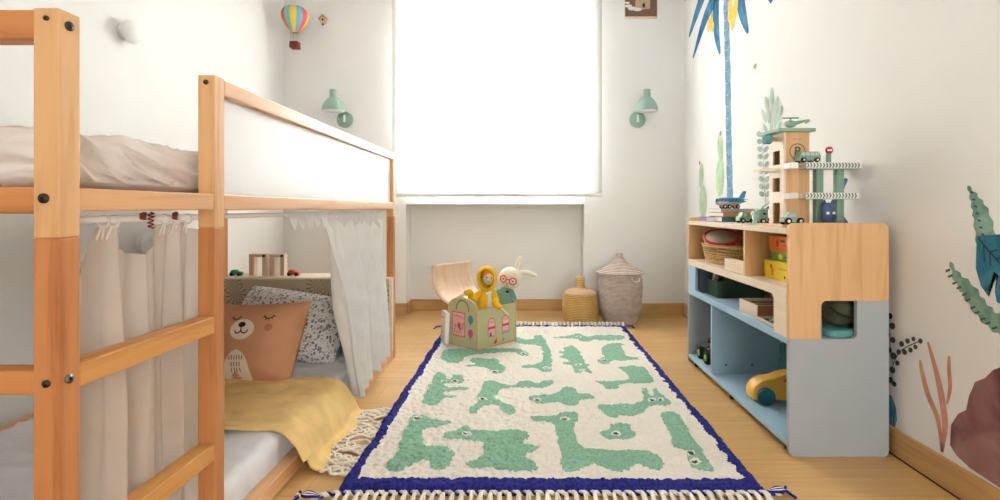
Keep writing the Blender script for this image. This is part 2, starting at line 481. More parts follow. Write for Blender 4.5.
# leaf-patterned end board with a narrow ledge
def leaf_pattern():
    m, nt, b = _new('leaf_print')
    v = _coords(nt, (9, 9, 9))
    vo = nt.nodes.new('ShaderNodeTexVoronoi'); vo.inputs['Scale'].default_value = 1.0
    nt.links.new(v, vo.inputs['Vector'])
    # fan-shaped leaf: angle around each cell's own centre
    sub = nt.nodes.new('ShaderNodeVectorMath'); sub.operation = 'SUBTRACT'
    nt.links.new(v, sub.inputs[0]); nt.links.new(vo.outputs['Position'], sub.inputs[1])
    sep = nt.nodes.new('ShaderNodeSeparateXYZ'); nt.links.new(sub.outputs[0], sep.inputs[0])
    at = nt.nodes.new('ShaderNodeMath'); at.operation = 'ARCTAN2'
    nt.links.new(sep.outputs['X'], at.inputs[0]); nt.links.new(sep.outputs['Z'], at.inputs[1])
    mul = nt.nodes.new('ShaderNodeMath'); mul.operation = 'MULTIPLY'; mul.inputs[1].default_value = 13; nt.links.new(at.outputs[0], mul.inputs[0])
    sn = nt.nodes.new('ShaderNodeMath'); sn.operation = 'SINE'; nt.links.new(mul.outputs[0], sn.inputs[0])
    r = _ramp(nt, [(.0, srgb(188, 168, 136)), (.80, srgb(190, 170, 138)), (.95, srgb(104, 104, 82))])
    ad = nt.nodes.new('ShaderNodeMath'); ad.operation = 'MULTIPLY_ADD'; ad.inputs[1].default_value = .5; ad.inputs[2].default_value = .5
    nt.links.new(sn.outputs[0], ad.inputs[0])
    fall = nt.nodes.new('ShaderNodeMath'); fall.operation = 'LESS_THAN'; fall.inputs[1].default_value = .62; nt.links.new(vo.outputs['Distance'], fall.inputs[0])
    mm = nt.nodes.new('ShaderNodeMath'); mm.operation = 'MULTIPLY'; nt.links.new(ad.outputs[0], mm.inputs[0]); nt.links.new(fall.outputs[0], mm.inputs[1])
    nt.links.new(mm.outputs[0], r.inputs[0]); nt.links.new(r.outputs[0], b.inputs['Base Color'])
    b.inputs['Roughness'].default_value = .6
    return m
leaf_m = leaf_pattern()
eb = MB().box(BL + .04, BX - .016, 2.865, 2.890, .053, .452).build('end_panel', leaf_m, bed, True)
ls = MB().box(BX - .016, BX, 2.862, 2.892, .053, .462).m(0).box(BL + .04, BX - .016, 2.862, 2.892, .452, .462)
ls.build('edge_strip', birch, bed, True)
MB().box(BL + .04, BX - .05, 2.892, 3.06, .45, .462).build('ledge', birch, bed, True, bevel=.002)

# curtain rod
MB().cyl((BX - .045, Y0 + PW, .826), (BX - .045, Y1, .826), .0065, 12).build('curtain_rod', white_m, bed, True)

# ------------------------------------------------------------------ mattresses
def soft_box(name, x0, x1, y0, y1, z0, z1, r, mat, parent, dens, fn):
    nx, ny, nzz = [max(2, int((b - a) / d)) for (a, b), d in zip(((x0, x1), (y0, y1), (z0, z1)), dens)]
    def rnd(p):
        q = [min(max(c, a + r), b - r) for c, a, b in zip(p, (x0, y0, z0), (x1, y1, z1))]
        d = Vector(p) - Vector(q); n = d.normalized() if d.length > 1e-9 else Vector((0, 0, 1))
        w = Vector(q) + n * min(r, max(abs(c) for c in d)) if d.length > 1e-9 else Vector(p)
        return w + n * fn(w, n)
    mb = MB()
    L = lambda a, b, t: a + (b - a) * t
    for z, fl in ((z0, 1), (z1, 0)):
        mb.grid(lambda u, v: rnd((L(x0, x1, 1 - u if fl else u), L(y0, y1, v), z)), nx, ny)
    for y, fl in ((y0, 0), (y1, 1)):
        mb.grid(lambda u, v: rnd((L(x0, x1, 1 - u if fl else u), y, L(z0, z1, v))), nx, nzz)
    for x, fl in ((x1, 0), (x0, 1)):
        mb.grid(lambda u, v: rnd((x, L(y0, y1, 1 - u if fl else u), L(z0, z1, v))), ny, nzz)
    return mb.build(name, mat, parent, True, weld=True)
def ridge(a): return 1 - abs(a) * 2
def wr_top(p, n):
    if n.z < -.5: return 0
    wx = .5 * nz(p.x * 4, p.y * 4, p.z * 4)
    d = p.y * 13 + p.z * 26 + 3 * wx
    r1 = (1 - min(1, abs(nz(d, p.z * 3 - p.y * 1.2, p.x * 3)) * 3.2)) ** 2
    r2 = (1 - min(1, abs(nz(d * 2.1 + 9, p.z * 5 - p.y * 2, p.x * 5 + 4)) * 3.6)) ** 2
    f = .014 * r1 + .007 * r2 + .010 * nz(p.y * 3, p.x * 3, p.z * 3) - .004
    return f * (1 if p.z > .885 else .3) - .006
um = thing('mattress', 'upper bunk mattress under a rumpled beige sheet', 'mattress', (-1.24, 1.87, .872))
soft_box('fitted_sheet', BL + .05, BX - .062, .86, 2.87, .882, .988, .035, sheet_m, um, (.014, .006, .005), wr_top)
def wr_low(p, n):
    if n.z < -.5: return 0
    f = (1 - min(1, abs(nz(p.x * 3 + p.y * 7, p.y * 2.5 - p.x * 2, 7)) * 3)) ** 2 * .010 + nz(p.x * 3, p.y * 3, 2) * .004
    q = math.sin(p.x * 38 + p.y * 38) * math.sin(p.x * 38 - p.y * 38)
    return f + q * .0012
lm = thing('mattress', 'lower floor mattress with a white quilted sheet', 'mattress', (-1.24, 1.87, 0))
soft_box('fitted_sheet', BL + .016, BX - .048, .90, 2.855, .012, .128, .03, sheet_w, lm, (.015, .015, .01), wr_low)

# ------------------------------------------------------------------ curtains
def drape(top, bot, n_fold, amp, px_seed, nu=160, nv=60):
    """top(u), bot(u) -> (x, y, z); pleats swing along x"""
    def fn(u, v):
        a = top(u); b = bot(u); s = v * v * (3 - 2 * v)
        x = a[0] + (b[0] - a[0]) * v; y = a[1] + (b[1] - a[1]) * v; z = a[2] + (b[2] - a[2]) * v
        w = math.sin(u * n_fold * 2 * PI + 1.2 * nz(u * 4, v * 1.2, px_seed) + .7 * math.sin(v * 3 + u * 5))
        w += .45 * math.sin(u * n_fold * 4.7 * PI + 2 + nz(v * 2, u * 3, px_seed))
        k = .35 + .65 * min(1, v * 2.2)
        return (x + amp * k * w, y + amp * .35 * k * math.cos(u * n_fold * 2 * PI), z)
    return fn
def lerp_pts(pts, u):
    for (a, za), (b, zb) in zip(pts, pts[1:]):
        if u <= b:
            t = (u - a) / (b - a); t = t * t * (3 - 2 * t); return za + (zb - za) * t
    return pts[-1][1]
CX = BX - .05
# gauze by the ladder: from the near post to just past the ladder post
cu1 = thing('curtain', 'sheer beige gauze curtain hanging behind the ladder rungs', 'curtain', (CX, 1.06, .09))
ty = [.875 + .38 * k / 40 for k in range(41)]
def px2u(px):                                    # photo column -> position along the rod
    return (CX * 517 / (px - 523) - .875) / .38
prof = [(0, .70), (px2u(90), .75), (px2u(99), .812), (px2u(113), .812), (px2u(121), .775), (px2u(131), .757), (px2u(146), .752), (px2u(155), .768),
        (px2u(161), .812), (px2u(186), .815), (px2u(192), .80), (1.0, .79)]
t1 = lambda u: (CX - .004, .875 + .38 * u, lerp_pts(prof, u))
b1 = lambda u: (CX - .012 + .01 * math.sin(u * 7), .87 + .395 * u, .135 + .006 * math.sin(u * 20))
MB().grid(lambda u, v: drape(t1, b1, 4.5, .020, 3.3)(u, v), 170, 70).build('gauze', sheer_m, cu1, True)
for px in (101, 111, 163, 174, 185):
    u = px2u(px); y = .875 + .38 * u
    m = MB().torus((CX + .005, y, .822), .0105, .0022, 'y', 14, 6)
    m.tube([(CX + .003, y - .003, .812), (CX - .003, y - .006, .79)], .002, 6).tube([(CX + .003, y + .003, .812), (CX - .003, y + .006, .79)], .002, 6)
    m.build('tie_loop', sheet_m, cu1, True)
# muslin gathered at the far end
CX2 = BX - .045
cu2 = thing('curtain', 'white muslin curtain gathered at the far end of the bunk', 'curtain', (CX2, 2.42, .06))
ya, yb = 2.00, 2.83
loops = [.02, .17, .33, .50, .64, .80, .97]
def top2(u):
    d = min(abs(u - l) for l in loops)
    return (CX2, ya + (yb - ya) * u, .802 - .062 * min(1, d / .07) ** .8)
bot2 = lambda u: (BX + .012 - .03 * u, 2.17 + .58 * u, .035 + .05 * u + .006 * math.sin(u * 30))
MB().grid(lambda u, v: drape(top2, bot2, 6, .036, 8.8)(u, v), 260, 60).build('muslin', gauze_m, cu2, True, solid=.0008)
for l in loops:
    y = ya + (yb - ya) * l
    m = MB().torus((CX2, y, .824), .0115, .002, 'y', 14, 6)
    m.tube([(CX2, y - .004, .814), (CX2, y - .022, .785)], .0028, 6).tube([(CX2, y + .004, .814), (CX2, y + .022, .785)], .0028, 6)
    m.build('tie_loop', gauze_m, cu2, True)
# small pennant trim along the rod
tr = MB()
for k in range(5):
    y0 = 1.68 + k * .066
    tr.add([(CX2 + .012, y0, .815), (CX2 + .012, y0 + .066, .815), (CX2 + .012, y0 + .056, .800), (CX2 + .014, y0 + .033, .772), (CX2 + .012, y0 + .008, .800)], [(0, 4, 3, 2, 1)])
tr.add([(CX2 + .009, 1.68, .832), (CX2 + .009, 2.01, .832), (CX2 + .012, 2.01, .812), (CX2 + .012, 1.68, .812)], [(0, 3, 2, 1)])
tag(origin(tr.build('pennant_trim', gauze_m, solid=.001), (CX2, 1.76, .80)), 'short white zigzag trim hanging from the curtain rod', 'bunting')
# brown cords tied on the rod
def squiggle(px, z0, z1, lab):
    y = CX * 517 / (px - 523); pts = []
    for k in range(15):
        t = k / 14; pts.append((BX - .028 + .002 * math.sin(k * 2), y + .007 * math.sin(k * 1.9), z0 + (z1 - z0) * t))
    o = MB().tube(spline(pts, 3), .0016, 6).build('cord', col('brown_cord', (116, 52, 30), .7))
    tag(origin(o, (BX - .028, y, z1)), lab, 'cord')
squiggle(140, .838, .806, 'longest brown twisted cord dangling from the curtain rod')
squiggle(132, .838, .824, 'short brown cord left of the longest one')
squiggle(165, .838, .822, 'short brown cord where the gauze curtain is tied')

# ------------------------------------------------------------------ cushions
def pillow_fn(w, h, t, pinch=.06, side=1, flare=0):
    def fn(x, z):
        u = max(-1, min(1, 2 * x / w)); v = max(-1, min(1, 2 * z / h))
        e = (1 - abs(u) ** 2.6) * (1 - abs(v) ** 2.6)
        y = -side * t * max(0, e) ** .55
        sx = 1 - pinch * (1 - v * v) * abs(u) ** 3 * -1 - pinch * 1.6 * (1 - v * v) * abs(u) ** 3
        sz = 1 - pinch * (1 - u * u) * abs(v) ** 3
        crease = .004 * nz(u * 3 + 4, v * 3, t * 9 + side) + .003 * math.sin((u + v) * 9) * abs(u * v)
        return (x * sx * (1 + (flare * v if x > 0 else 0)), y + crease * e, z * sz)
    return fn
def pillow(mb, w, h, t, n=36, pinch=.06, flare=0):
    for side in (1, -1):
        f = pillow_fn(w, h, t, pinch, side, flare)
        mb.grid(lambda a, b: f((a - .5) * w * (1 if side == 1 else -1), (b - .5) * h), n, n)
def floral():
    m, nt, b = _new('floral_print'); v = _coords(nt)
    last = None
    base = srgb(228, 224, 216)
    for k, (sc, th, c) in enumerate(((56, .20, (84, 88, 90)), (44, .17, (120, 128, 60)), (38, .16, (120, 140, 150)), (74, .17, (80, 76, 70)))):
        n = _noise(nt, v, 20, 2); 
        vo = nt.nodes.new('ShaderNodeTexVoronoi'); vo.inputs['Scale'].default_value = sc
        mp = nt.nodes.new('ShaderNodeMapping'); mp.inputs['Location'].default_value = (k * 3.3, k * 1.7, 0); mp.inputs['Rotation'].default_value = (.3 * k, .7 * k, .5)
        mp.inputs['Scale'].default_value = (1, 1, 2.1 if k % 2 else .6)
        nt.links.new(v, mp.inputs[0]); nt.links.new(mp.outputs[0], vo.inputs['Vector'])
        lt = nt.nodes.new('ShaderNodeMath'); lt.operation = 'LESS_THAN'; lt.inputs[1].default_value = th + .08
        nt.links.new(vo.outputs['Distance'], lt.inputs[0])
        mx = nt.nodes.new('ShaderNodeMix'); mx.data_type = 'RGBA'
        mu = nt.nodes.new('ShaderNodeMath'); mu.operation = 'MULTIPLY'; mu.inputs[1].default_value = .85; nt.links.new(lt.outputs[0], mu.inputs[0])
        nt.links.new(mu.outputs[0], mx.inputs['Factor'])
        if last: nt.links.new(last, mx.inputs['A'])
        else: mx.inputs['A'].default_value = base
        mx.inputs['B'].default_value = srgb(*c); last = mx.outputs['Result']
    nt.links.new(last, b.inputs['Base Color']); b.inputs['Roughness'].default_value = .9
    return m
bear_brown = cloth('bear_terracotta', (206, 150, 112)); bear_cream = cloth('bear_cream', (238, 220, 196)); bear_pink = cloth('bear_cheek', (186, 120, 92))
bc = MB(); pillow(bc, .37, .335, .088, pinch=.05, flare=.16)
pf = pillow_fn(.37, .335, .088, .05, 1, .16)
def off(f, d): return lambda x, z: (lambda p: (p[0], p[1] - d, p[2]))(f(x, z))
s1, s2 = off(pf, .0015), off(pf, .0028)
S = 1 / 240.0
bc.m(1); bc.disc(s1, -.026, .052, .052, .041, 30, 5)
bc.mark(s1, [(-.036 + .066 * math.cos(a), -.163 + .135 * math.sin(a)) for a in [PI * k / 20 for k in range(21)]], 6)
bc.m(2); bc.disc(s2, -.026, .070, .016, .011, 18, 2)
bc.stroke(s2, [(-.026, .064), (-.026, .050)], .0022)
bc.stroke(s2, arc(-.040, .050, .014, PI * 1.02, 2 * PI, 8), .0024); bc.stroke(s2, arc(-.012, .050, .014, PI, 2 * PI * .99, 8), .0024)
for ex in (-.062, .072):
    bc.stroke(s1, arc(ex, .112, .019, PI * 1.1, PI * 1.9, 8), .0024)
    for a in (1.2, 1.38, 1.55, 1.72, 1.86):
        c, s_ = math.cos(PI * a), math.sin(PI * a); bc.stroke(s1, [(ex + .018 * c, .112 + .018 * s_), (ex + .027 * c, .112 + .028 * s_)], .0014)
for r, (z, n) in enumerate(((-.058, 6), (-.085, 4), (-.108, 4))):
    for k in range(n):
        x = -.036 + (k - (n - 1) / 2) * .0115
        bc.stroke(s2, [(x, z + .009), (x + (.003 if r == 2 and k % 2 else 0), z - .009)], .0016)
bc.m(3); bc.disc(s1, .082, .056, .016, .015, 18, 2)
bo = bc.build('cushion', [bear_brown, bear_cream, black_m, bear_pink])
bo.location = (-1.105, 2.16, .283); bo.rotation_euler = (math.radians(-17), math.radians(-3), math.radians(-6))
tag(bo, 'terracotta square cushion with a sleeping bear face, propped on the lower bed', 'cushion')
# button ears are the cushion's own corners
fl = MB(); pillow(fl, .56, .36, .11, pinch=.05)
fo = fl.build('pillow', floral())
fo.location = (-1.125, 2.50, .285); fo.rotation_euler = (math.radians(-44), math.radians(8), math.radians(-3))
tag(fo, 'off-white pillow with a small leafy print behind the bear cushion', 'pillow')
gb = MB(); pillow(gb, .22, .19, .05, pinch=.05)
go = gb.build('cushion', cloth('slate_fabric', (120, 144, 156)))
go.location = (-.915, 2.60, .215); go.rotation_euler = (math.radians(-20), math.radians(-8), math.radians(8))
tag(go, 'small slate-blue cushion peeking out behind the leafy pillow', 'cushion')

# ------------------------------------------------------------------ yellow blanket
bk = thing('blanket', 'ochre yellow blanket with cream fringe draped over the lower mattress', 'blanket', (-1.1, 1.9, .13))
prof_b = [(-1.44, .140), (-1.25, .142), (-1.0, .141), (-.84, .143), (-.79, .143), (-.755, .133), (-.728, .108), (-.708, .075), (-.694, .045), (-.683, .022), (-.668, .012), (-.650, .011)]
pb = spline([(x, 0, z) for x, z in prof_b], 6)
def blanket_fn(u, v):
    i = u * (len(pb) - 1); k = min(int(i), len(pb) - 2); p = pb[k].lerp(pb[k + 1], i - k)
    sd = min(1, max(0, (p.x + .82) / .12))
    y = 1.66 + .47 * v - sd * .02 * (1 - v) + .03 * sd * v * 0
    y += .014 * nz(p.x * 5, 2.2) * (1 - v) + .012 * nz(p.x * 4, 9.2) * v
    f = ridge(nz(p.x * 5 + v * 1.3, v * 5, 1.7)) * .009 + .006 * nz(p.x * 8, v * 9, 5)
    f = max(f, -.003)
    zz = p.z + (f + .003) * (1 - sd * .7)
    xx = p.x + sd * (.012 * math.sin(v * 11 + 1) * max(0, (p.x + .76) / .1) + f * .8)
    ed = min(v, 1 - v); zz -= .006 * max(0, 1 - ed / .03) * (1 - sd)
    return (xx, y, zz)
MB().grid(blanket_fn, 110, 70).build('wool_throw', yellow_blanket, bk, True, solid=.006)
MB().grid(lambda u, v: (lambda p: (p[0] - .0 , p[1] - .022, p[2] - .004 if p[2] > .1 else p[2]))(blanket_fn(u * .72, v * .12)), 60, 10).build('folded_edge', yellow_blanket, bk, True, solid=.006)
rb = random.Random(3)
for k in range(30):
    v = k / 29; p = blanket_fn(1, v); L = rb.uniform(.085, .125); a = rb.uniform(-.35, .35) - .25 * (1 - v)
    pts = []
    for j in range(7):
        t = j / 6
        pts.append((p[0] - .004 + L * t * math.cos(a) + .007 * math.sin(j * 1.7 + k), p[1] + L * t * math.sin(a) + .011 * math.sin(j * 1.3 + k * 2.1), .0085 + .006 * abs(math.sin(j * 1.1 + k)) * (1 - t * .3)))
    MB().tube(spline(pts, 4), [.0048 + .0015 * math.sin(i * 1.9) for i in range(25)], 7).build('tassel', cream_yarn, bk, True)

# ------------------------------------------------------------------ toys on the ledge behind the bed
def toy_arch(px0, px1, lab):
    s = 176.0; x0 = (px0 - 523) / s; x1 = (px1 - 523) / s; y = 2.96; z = .462
    t = thing('wooden_arch', lab, 'toy', ((x0 + x1) / 2, y, z), group='wooden arches on the bed ledge')
    MB().box(x0, x0 + .03, y - .02, y + .02, z, z + .105).build('upright', peach_wood, t, True, bevel=.002)
    MB().box(x1 - .024, x1, y - .02, y + .02, z, z + .105).build('upright', peach_wood, t, True, bevel=.002)
    MB().box(x0, x1, y - .02, y + .02, z + .105, z + .122).build('crossbar', peach_wood, t, True, bevel=.002)
    MB().cyl((x1 - .012, y - .02, z + .113), (x1 - .012, y - .028, z + .113), .007, 12).build('peg', black_m, t, True)
toy_arch(248.5, 266, 'pale wooden toy arch nearer the ladder on the bed ledge')
toy_arch(269, 284, 'pale wooden toy arch farther from the ladder on the bed ledge')
def low_toy(name, x, y, z, c, lab):
    t = thing(name, lab, 'toy', (x, y, z))
    MB().prism([(x - .035, z + .008), (x + .035, z + .008), (x + .03, z + .022), (x + .012, z + .024), (x + .002, z + .036), (x - .02, z + .036), (x - .028, z + .024)], 'y', y - .014, y + .014).build if 0 else None
    m = MB(); m.prism([(z + .008, x - .035), (z + .008, x + .035), (z + .022, x + .03), (z + .024, x + .012), (z + .034, x), (z + .034, x - .02), (z + .022, x - .03)], 'y', y - .014, y + .014)
    m.build('body', c, t, True, bevel=.002)
    for wx in (-.02, .02):
        MB().cyl((x + wx, y - .017, z + .009), (x + wx, y + .017, z + .009), .009, 14).build('wheel', black_m, t, True)
low_toy('toy_car', -1.63, 2.94, .462, col('toy_green', (40, 150, 90), .4), 'tiny green toy car at the left end of the bed ledge')
low_toy('toy_car', -1.305, 2.94, .462, col('toy_red', (214, 70, 44), .4), 'tiny red toy car right of the wooden arches')

# ------------------------------------------------------------------ wall lamps
def globe(px, py, r, lab):
    X = XL; s = (px - 523) / X; y = 517 / s; z = CH + (VY - py) / s
    t = thing('wall_light', lab, 'lamp', (XL, y, z), group='white globe lights on the left wall')
    MB().at((XL, y, z), (0, PI / 2, 0)).lathe([(r * .7, 0), (r * .7, .012), (r * .5, .014), (0, .014)], 28).build('wall_plate', white_m, t, True)
    MB().at((XL + .012, y, z), (0, PI / 2, 0)).lathe([(r * .62, 0), (r * .95, r * .35), (r, r * .5), (r * .95, r * .72), (r * .75, r * .95), (r * .4, r * 1.1), (0, r * 1.14)], 32).build('glass_shade', col('opal_glass', (246, 244, 240), .3, var=.005), t, True)
globe(123, 32, .055, 'white globe wall light high above the upper bunk')
globe(144, 243, .075, 'white globe wall light seen through the gauze curtain')

def sconce(px, sgn, lab):
    x = (px - 523) / 126.1; z = 1.545; y = YB
    t = thing('wall_lamp', lab, 'lamp', (x, y, z), group='sage wall lamps beside the window')
    MB().at((x, y, z), (PI / 2, 0, 0)).lathe([(.062, 0), (.064, .006), (.064, .018), (.060, .024), (0, .024)], 36).build('wall_plate', sage_metal, t, True)
    MB().box(x - .008, x + .008, y - .040, y - .024, z - .022, z + .035).build('switch', white_m, t, True, bevel=.003)
    sx = x + sgn * .046; sy = y - .14; tilt = 0
    pts = spline([(x, y - .03, z + .03), (x + sgn * .002, y - .05, z + .085), (x + sgn * .012, y - .085, z + .125), (sx - sgn * .02, sy + .03, z + .15)], 6)
    MB().tube(pts, .006, 10).build('arm', sage_metal, t, True)
    so = MB().at((sx, sy, z + .045), (0, tilt, 0))
    outer = [(.082, 0), (.083, .006), (.079, .03), (.070, .055), (.054, .08), (.036, .098), (.027, .104), (.026, .162), (.023, .165), (0, .165)]
    so.lathe(outer, 40)
    sh = so.build('lamp_shade', [sage_metal], t, True)
    inn = MB().at((sx, sy, z + .045), (0, tilt, 0)); inn.lathe([(.0805, -.001), (.077, .028), (.068, .052), (.052, .076), (.03, .094), (0, .099)][::-1], 40)
    # open mouth: remove the flat cap of the outer shell
    bm = bmesh.new(); bm.from_mesh(sh.data)
    for f in [f for f in bm.faces if len(f.verts) > 20 and f.calc_center_median().z < .09 ]:
        bm.faces.remove(f)
    bm.to_mesh(sh.data); bm.free()
    ii = inn.build('shade_lining', white_m, sh, True)
    MB().at((sx, sy, z + .045), (0, tilt, 0)).ball((0, 0, .045), .028, 16, 10).build('bulb', col('bulb_white', (250, 248, 240), .3), sh, True)
sconce(345.5, -1, 'sage green wall lamp left of the window')
sconce(637, 1, 'sage green wall lamp right of the window')

# ------------------------------------------------------------------ hanging balloon and small decorations
t = thing('hot_air_balloon', 'striped hot-air balloon ornament hanging in the left corner', 'ornament', (-1.72, 3.9, 2.13))
bx, by, bz = -1.72, 3.90, 2.265
cols = [(242, 200, 60), (236, 112, 84), (120, 196, 190), (240, 210, 80), (120, 176, 200), (226, 90, 110)]
bm_ = [col('balloon_%d' % i, c, .6) for i, c in enumerate(cols)]
env = MB(); prof = [(.018, -.098), (.045, -.075), (.078, -.03), (.097, .02), (.095, .055), (.075, .083), (.04, .1), (.0, .105)]
n = 48; pr = spline([(r, 0, z) for r, z in prof], 4); vs = []; fs = []
for p in pr:
    for k in range(n):
        a = 2 * PI * k / n; r = max(0, p.x) * (1 - .05 * abs(math.cos(a * 6)) ** 6); vs.append((bx + r * math.cos(a), by + r * math.sin(a), bz + p.z))
env.smooth = True
for k in range(n):
    env.mat = (k // 4) % 6
    b0 = len(env.v)
    env.add([vs[i * n + (k + q) % n] for i in range(len(pr)) for q in (0, 1)], [(2 * i, 2 * i + 1, 2 * i + 3, 2 * i + 2) for i in range(len(pr) - 1)])
env.build('envelope', bm_, t, True, weld=True)
MB().prism([(by + y, bz + z) for y, z in ((-.028, -.165), (.028, -.165), (.033, -.215), (-.033, -.215))], 'x', bx - .031, bx + .031).build('basket', col('basket_maroon', (136, 58, 44), .8, var=.25, scale=60), t, True, bevel=.004)
for a in range(4):
    dx, dy = (.02, -.02)[a % 2], (.02, -.02)[a // 2]
    MB().cyl((bx + dx * .8, by + dy * .8, bz - .092), (bx + dx * 1.2, by + dy * 1.2, bz - .165), .0012, 6).build('rope', col('thread', (200, 180, 150)), t, True)
MB().cyl((bx, by, bz + .1), (bx, by, ZC), .0008, 5).build('hanging_thread', col('thread', (200, 180, 150)), t, True)
x, z = (324 - 523) / 126.1, CH + (208 - 21) / 126.1
t = thing('birdhouse', 'tiny wooden house ornament fixed to the wall beside the balloon', 'ornament', (x, YB, z - .03))
MB().prism([(z - .025, x - .022), (z - .025, x + .022), (z + .008, x + .022), (z + .03, x), (z + .008, x - .022)], 'y', YB - .03, YB).build('body', peach_wood, t, True, bevel=.001)
MB().prism([(z + .002, x - .034), (z + .036, x), (z + .002, x + .034), (z + .012, x + .034), (z + .045, x), (z + .012, x - .034)], 'y', YB - .034, YB).build('roof', col('gold_wood', (196, 160, 90)), t, True)
MB().cyl((x, YB - .031, z), (x, YB - .029, z), .008, 12).build('entrance_hole', black_m, t, True)
MB().ball((x, YB - .026, z - .036), .009, 10, 8).build('bead', col('maroon_bead', (140, 50, 50)), t, True)

# picture on the back wall
x0, x1, z0 = (624.5 - 523) / 126.3, (657 - 523) / 126.3, CH + (208 - 18.5) / 126.3
t = thing('picture', 'brown poster with pale clouds high on the wall right of the window', 'picture', ((x0 + x1) / 2, YB, z0))
MB().box(x0, x1, YB - .014, YB, z0, z0 + .34).build('backing_board', peach_wood, t, True, bevel=.001)
pm = MB(); pm.box(x0 + .004, x1 - .003, YB - .0155, YB - .014, z0 + .014, z0 + .336)
fp = lambda x, z: (x, YB - .0165, z)
fp2 = lambda x, z: (x, YB - .0172, z)
pm.m(1); pm.mark(fp, [(x0 + .08, z0 + .06), (x0 + .2, z0 + .075), (x0 + .2, z0 + .25), (x0 + .09, z0 + .24)])
pm.m(2)
for cx, cz, r in ((.03, .095, .03), (.06, .075, .036), (.10, .068, .034), (.02, .12, .02)):
    pm.disc(fp2, x0 + cx, z0 + cz, r, r * .42, 16)
pm.m(3); pm.disc(fp2, x0 + .15, z0 + .10, .012, .02, 12)
pm.build('print', [col('poster_brown', (112, 84, 64)), col('poster_tan', (196, 168, 138)), white_m, black_m], t, True)

# ------------------------------------------------------------------ shelf unit
SX0, SX1 = .905, 1.245; SYN, SYF = 1.758, 2.844; PT = .018
sh = thing('toy_shelf', 'two-tone plywood and blue toy shelf standing against the right wall', 'shelf', ((SX0 + SX1) / 2, (SYN + SYF) / 2, 0))
def end_panel(y0, y1):
    X = SX0; r = .018
    cl, cr, cb, ct = X + .110, X + .231, .401, .531
    wood_poly = [(.401, X), (.401, cl)] + [(z, x) for x, z in arc(cl + r, ct - r, r, PI, PI / 2, 5)] + [(ct, cr)] + [(ct, SX1)]
    wood_poly += [(z, x) for x, z in arc(SX1 - .02, .796 - .02, .02, 0, PI / 2, 5)] + [(z, x) for x, z in arc(X + .02, .796 - .02, .02, PI / 2, PI, 5)]
    grey = [(.401, X), (.401, cl)] + [(z, x) for x, z in arc(cr - r, cb + r, r, -PI / 2, 0, 5)] + [(ct, cr), (ct, SX1)]
    grey += [(z, x) for x, z in arc(SX1 - .02, .02, .02, 0, -PI / 2, 5)] + [(z, x) for x, z in arc(X + .02, .02, .02, -PI / 2, -PI, 5)]
    # prism('y') takes (z, x) pairs
    w_ = MB(); w_.prism([(a, b) for a, b in wood_poly], 'y', y0, y1)
    w_.build('end_panel_top', beech_z, sh, True, bevel=.0015)
    MB().prism(grey, 'y', y0, y1).build('end_panel_base', blue_grey, sh, True, bevel=.0015)
end_panel(SYN, SYN + PT); end_panel(SYF - PT, SYF)
A, B = SYN + PT, SYF - PT
MB().box(SX0, SX1, A, B, .757, .776).build('top_board', birch, sh, True, bevel=.0015)
MB().box(SX0, SX1 - .008, A, B, .552, .570).build('shelf_board', birch, sh, True, bevel=.0015)
MB().box(SX0, SX1 - .008, A, B, .380, .398).build('shelf_board', sky_blue, sh, True, bevel=.0015)
MB().box(SX0, SX1 - .008, A, B, .030, .050).build('bottom_board', sky_blue, sh, True, bevel=.0015)
MB().box(SX1 - .008, SX1, A, B, .398, .757).build('back_panel', beech_z, sh, True)
MB().box(SX1 - .008, SX1, A, B, .03, .398).build('back_panel', sky_blue, sh, True)
MB().box(SX0 + .001, SX1 - .008, 2.11, 2.125, .570, .757).build('divider', beech_z, sh, True)
MB().box(SX0 + .001, SX1 - .008, 2.483, 2.495, .050, .380).build('divider', sky_blue, sh, True)
MB().box(SX0 + .03, SX1 - .008, 2.74, 2.752, .398, .552).build('divider', col('slate_panel', (96, 116, 130), .5), sh, True)
# fascia with the rounded window
ca, cb = 1.866, 2.715; r = .02; zb, zt = .412, .538
fw = [(B, .552), (A, .552), (A, .402), (ca, .402)] + [(ca, zb)] + arc(ca + r, zt - r, r, PI, PI / 2, 5) + arc(cb - r, zt - r, r, PI / 2, 0, 5)[:1] + [(cb, zt), (B, zt)]
MB().prism(fw, 'x', SX0 - .001, SX0 + .012).build('fascia_top', birch, sh, True, bevel=.0012)
fb = [(B, zt), (cb, zt)] + arc(cb - r, zb + r, r, 0, -PI / 2, 5) + [(ca, zb), (ca, .402), (A, .402), (A, .382), (B, .382)]
MB().prism(fb, 'x', SX0 - .001, SX0 + .012).build('fascia_base', sky_blue, sh, True, bevel=.0012)
for y in (A + .04, B - .06, 2.3):
    for x in (SX0 + .03, SX1 - .05):
        MB().cyl((x, y, 0), (x, y, .03), .014, 14).build('foot', black_m, sh, True)
for z in (.115,):
    for x in (.975, 1.10):
        MB().cyl((x, 2.4825, z - .02), (x, 2.4785, z - .02), .006, 12).build('screw_cap', col('slate_panel', (96, 116, 130)), sh, True)

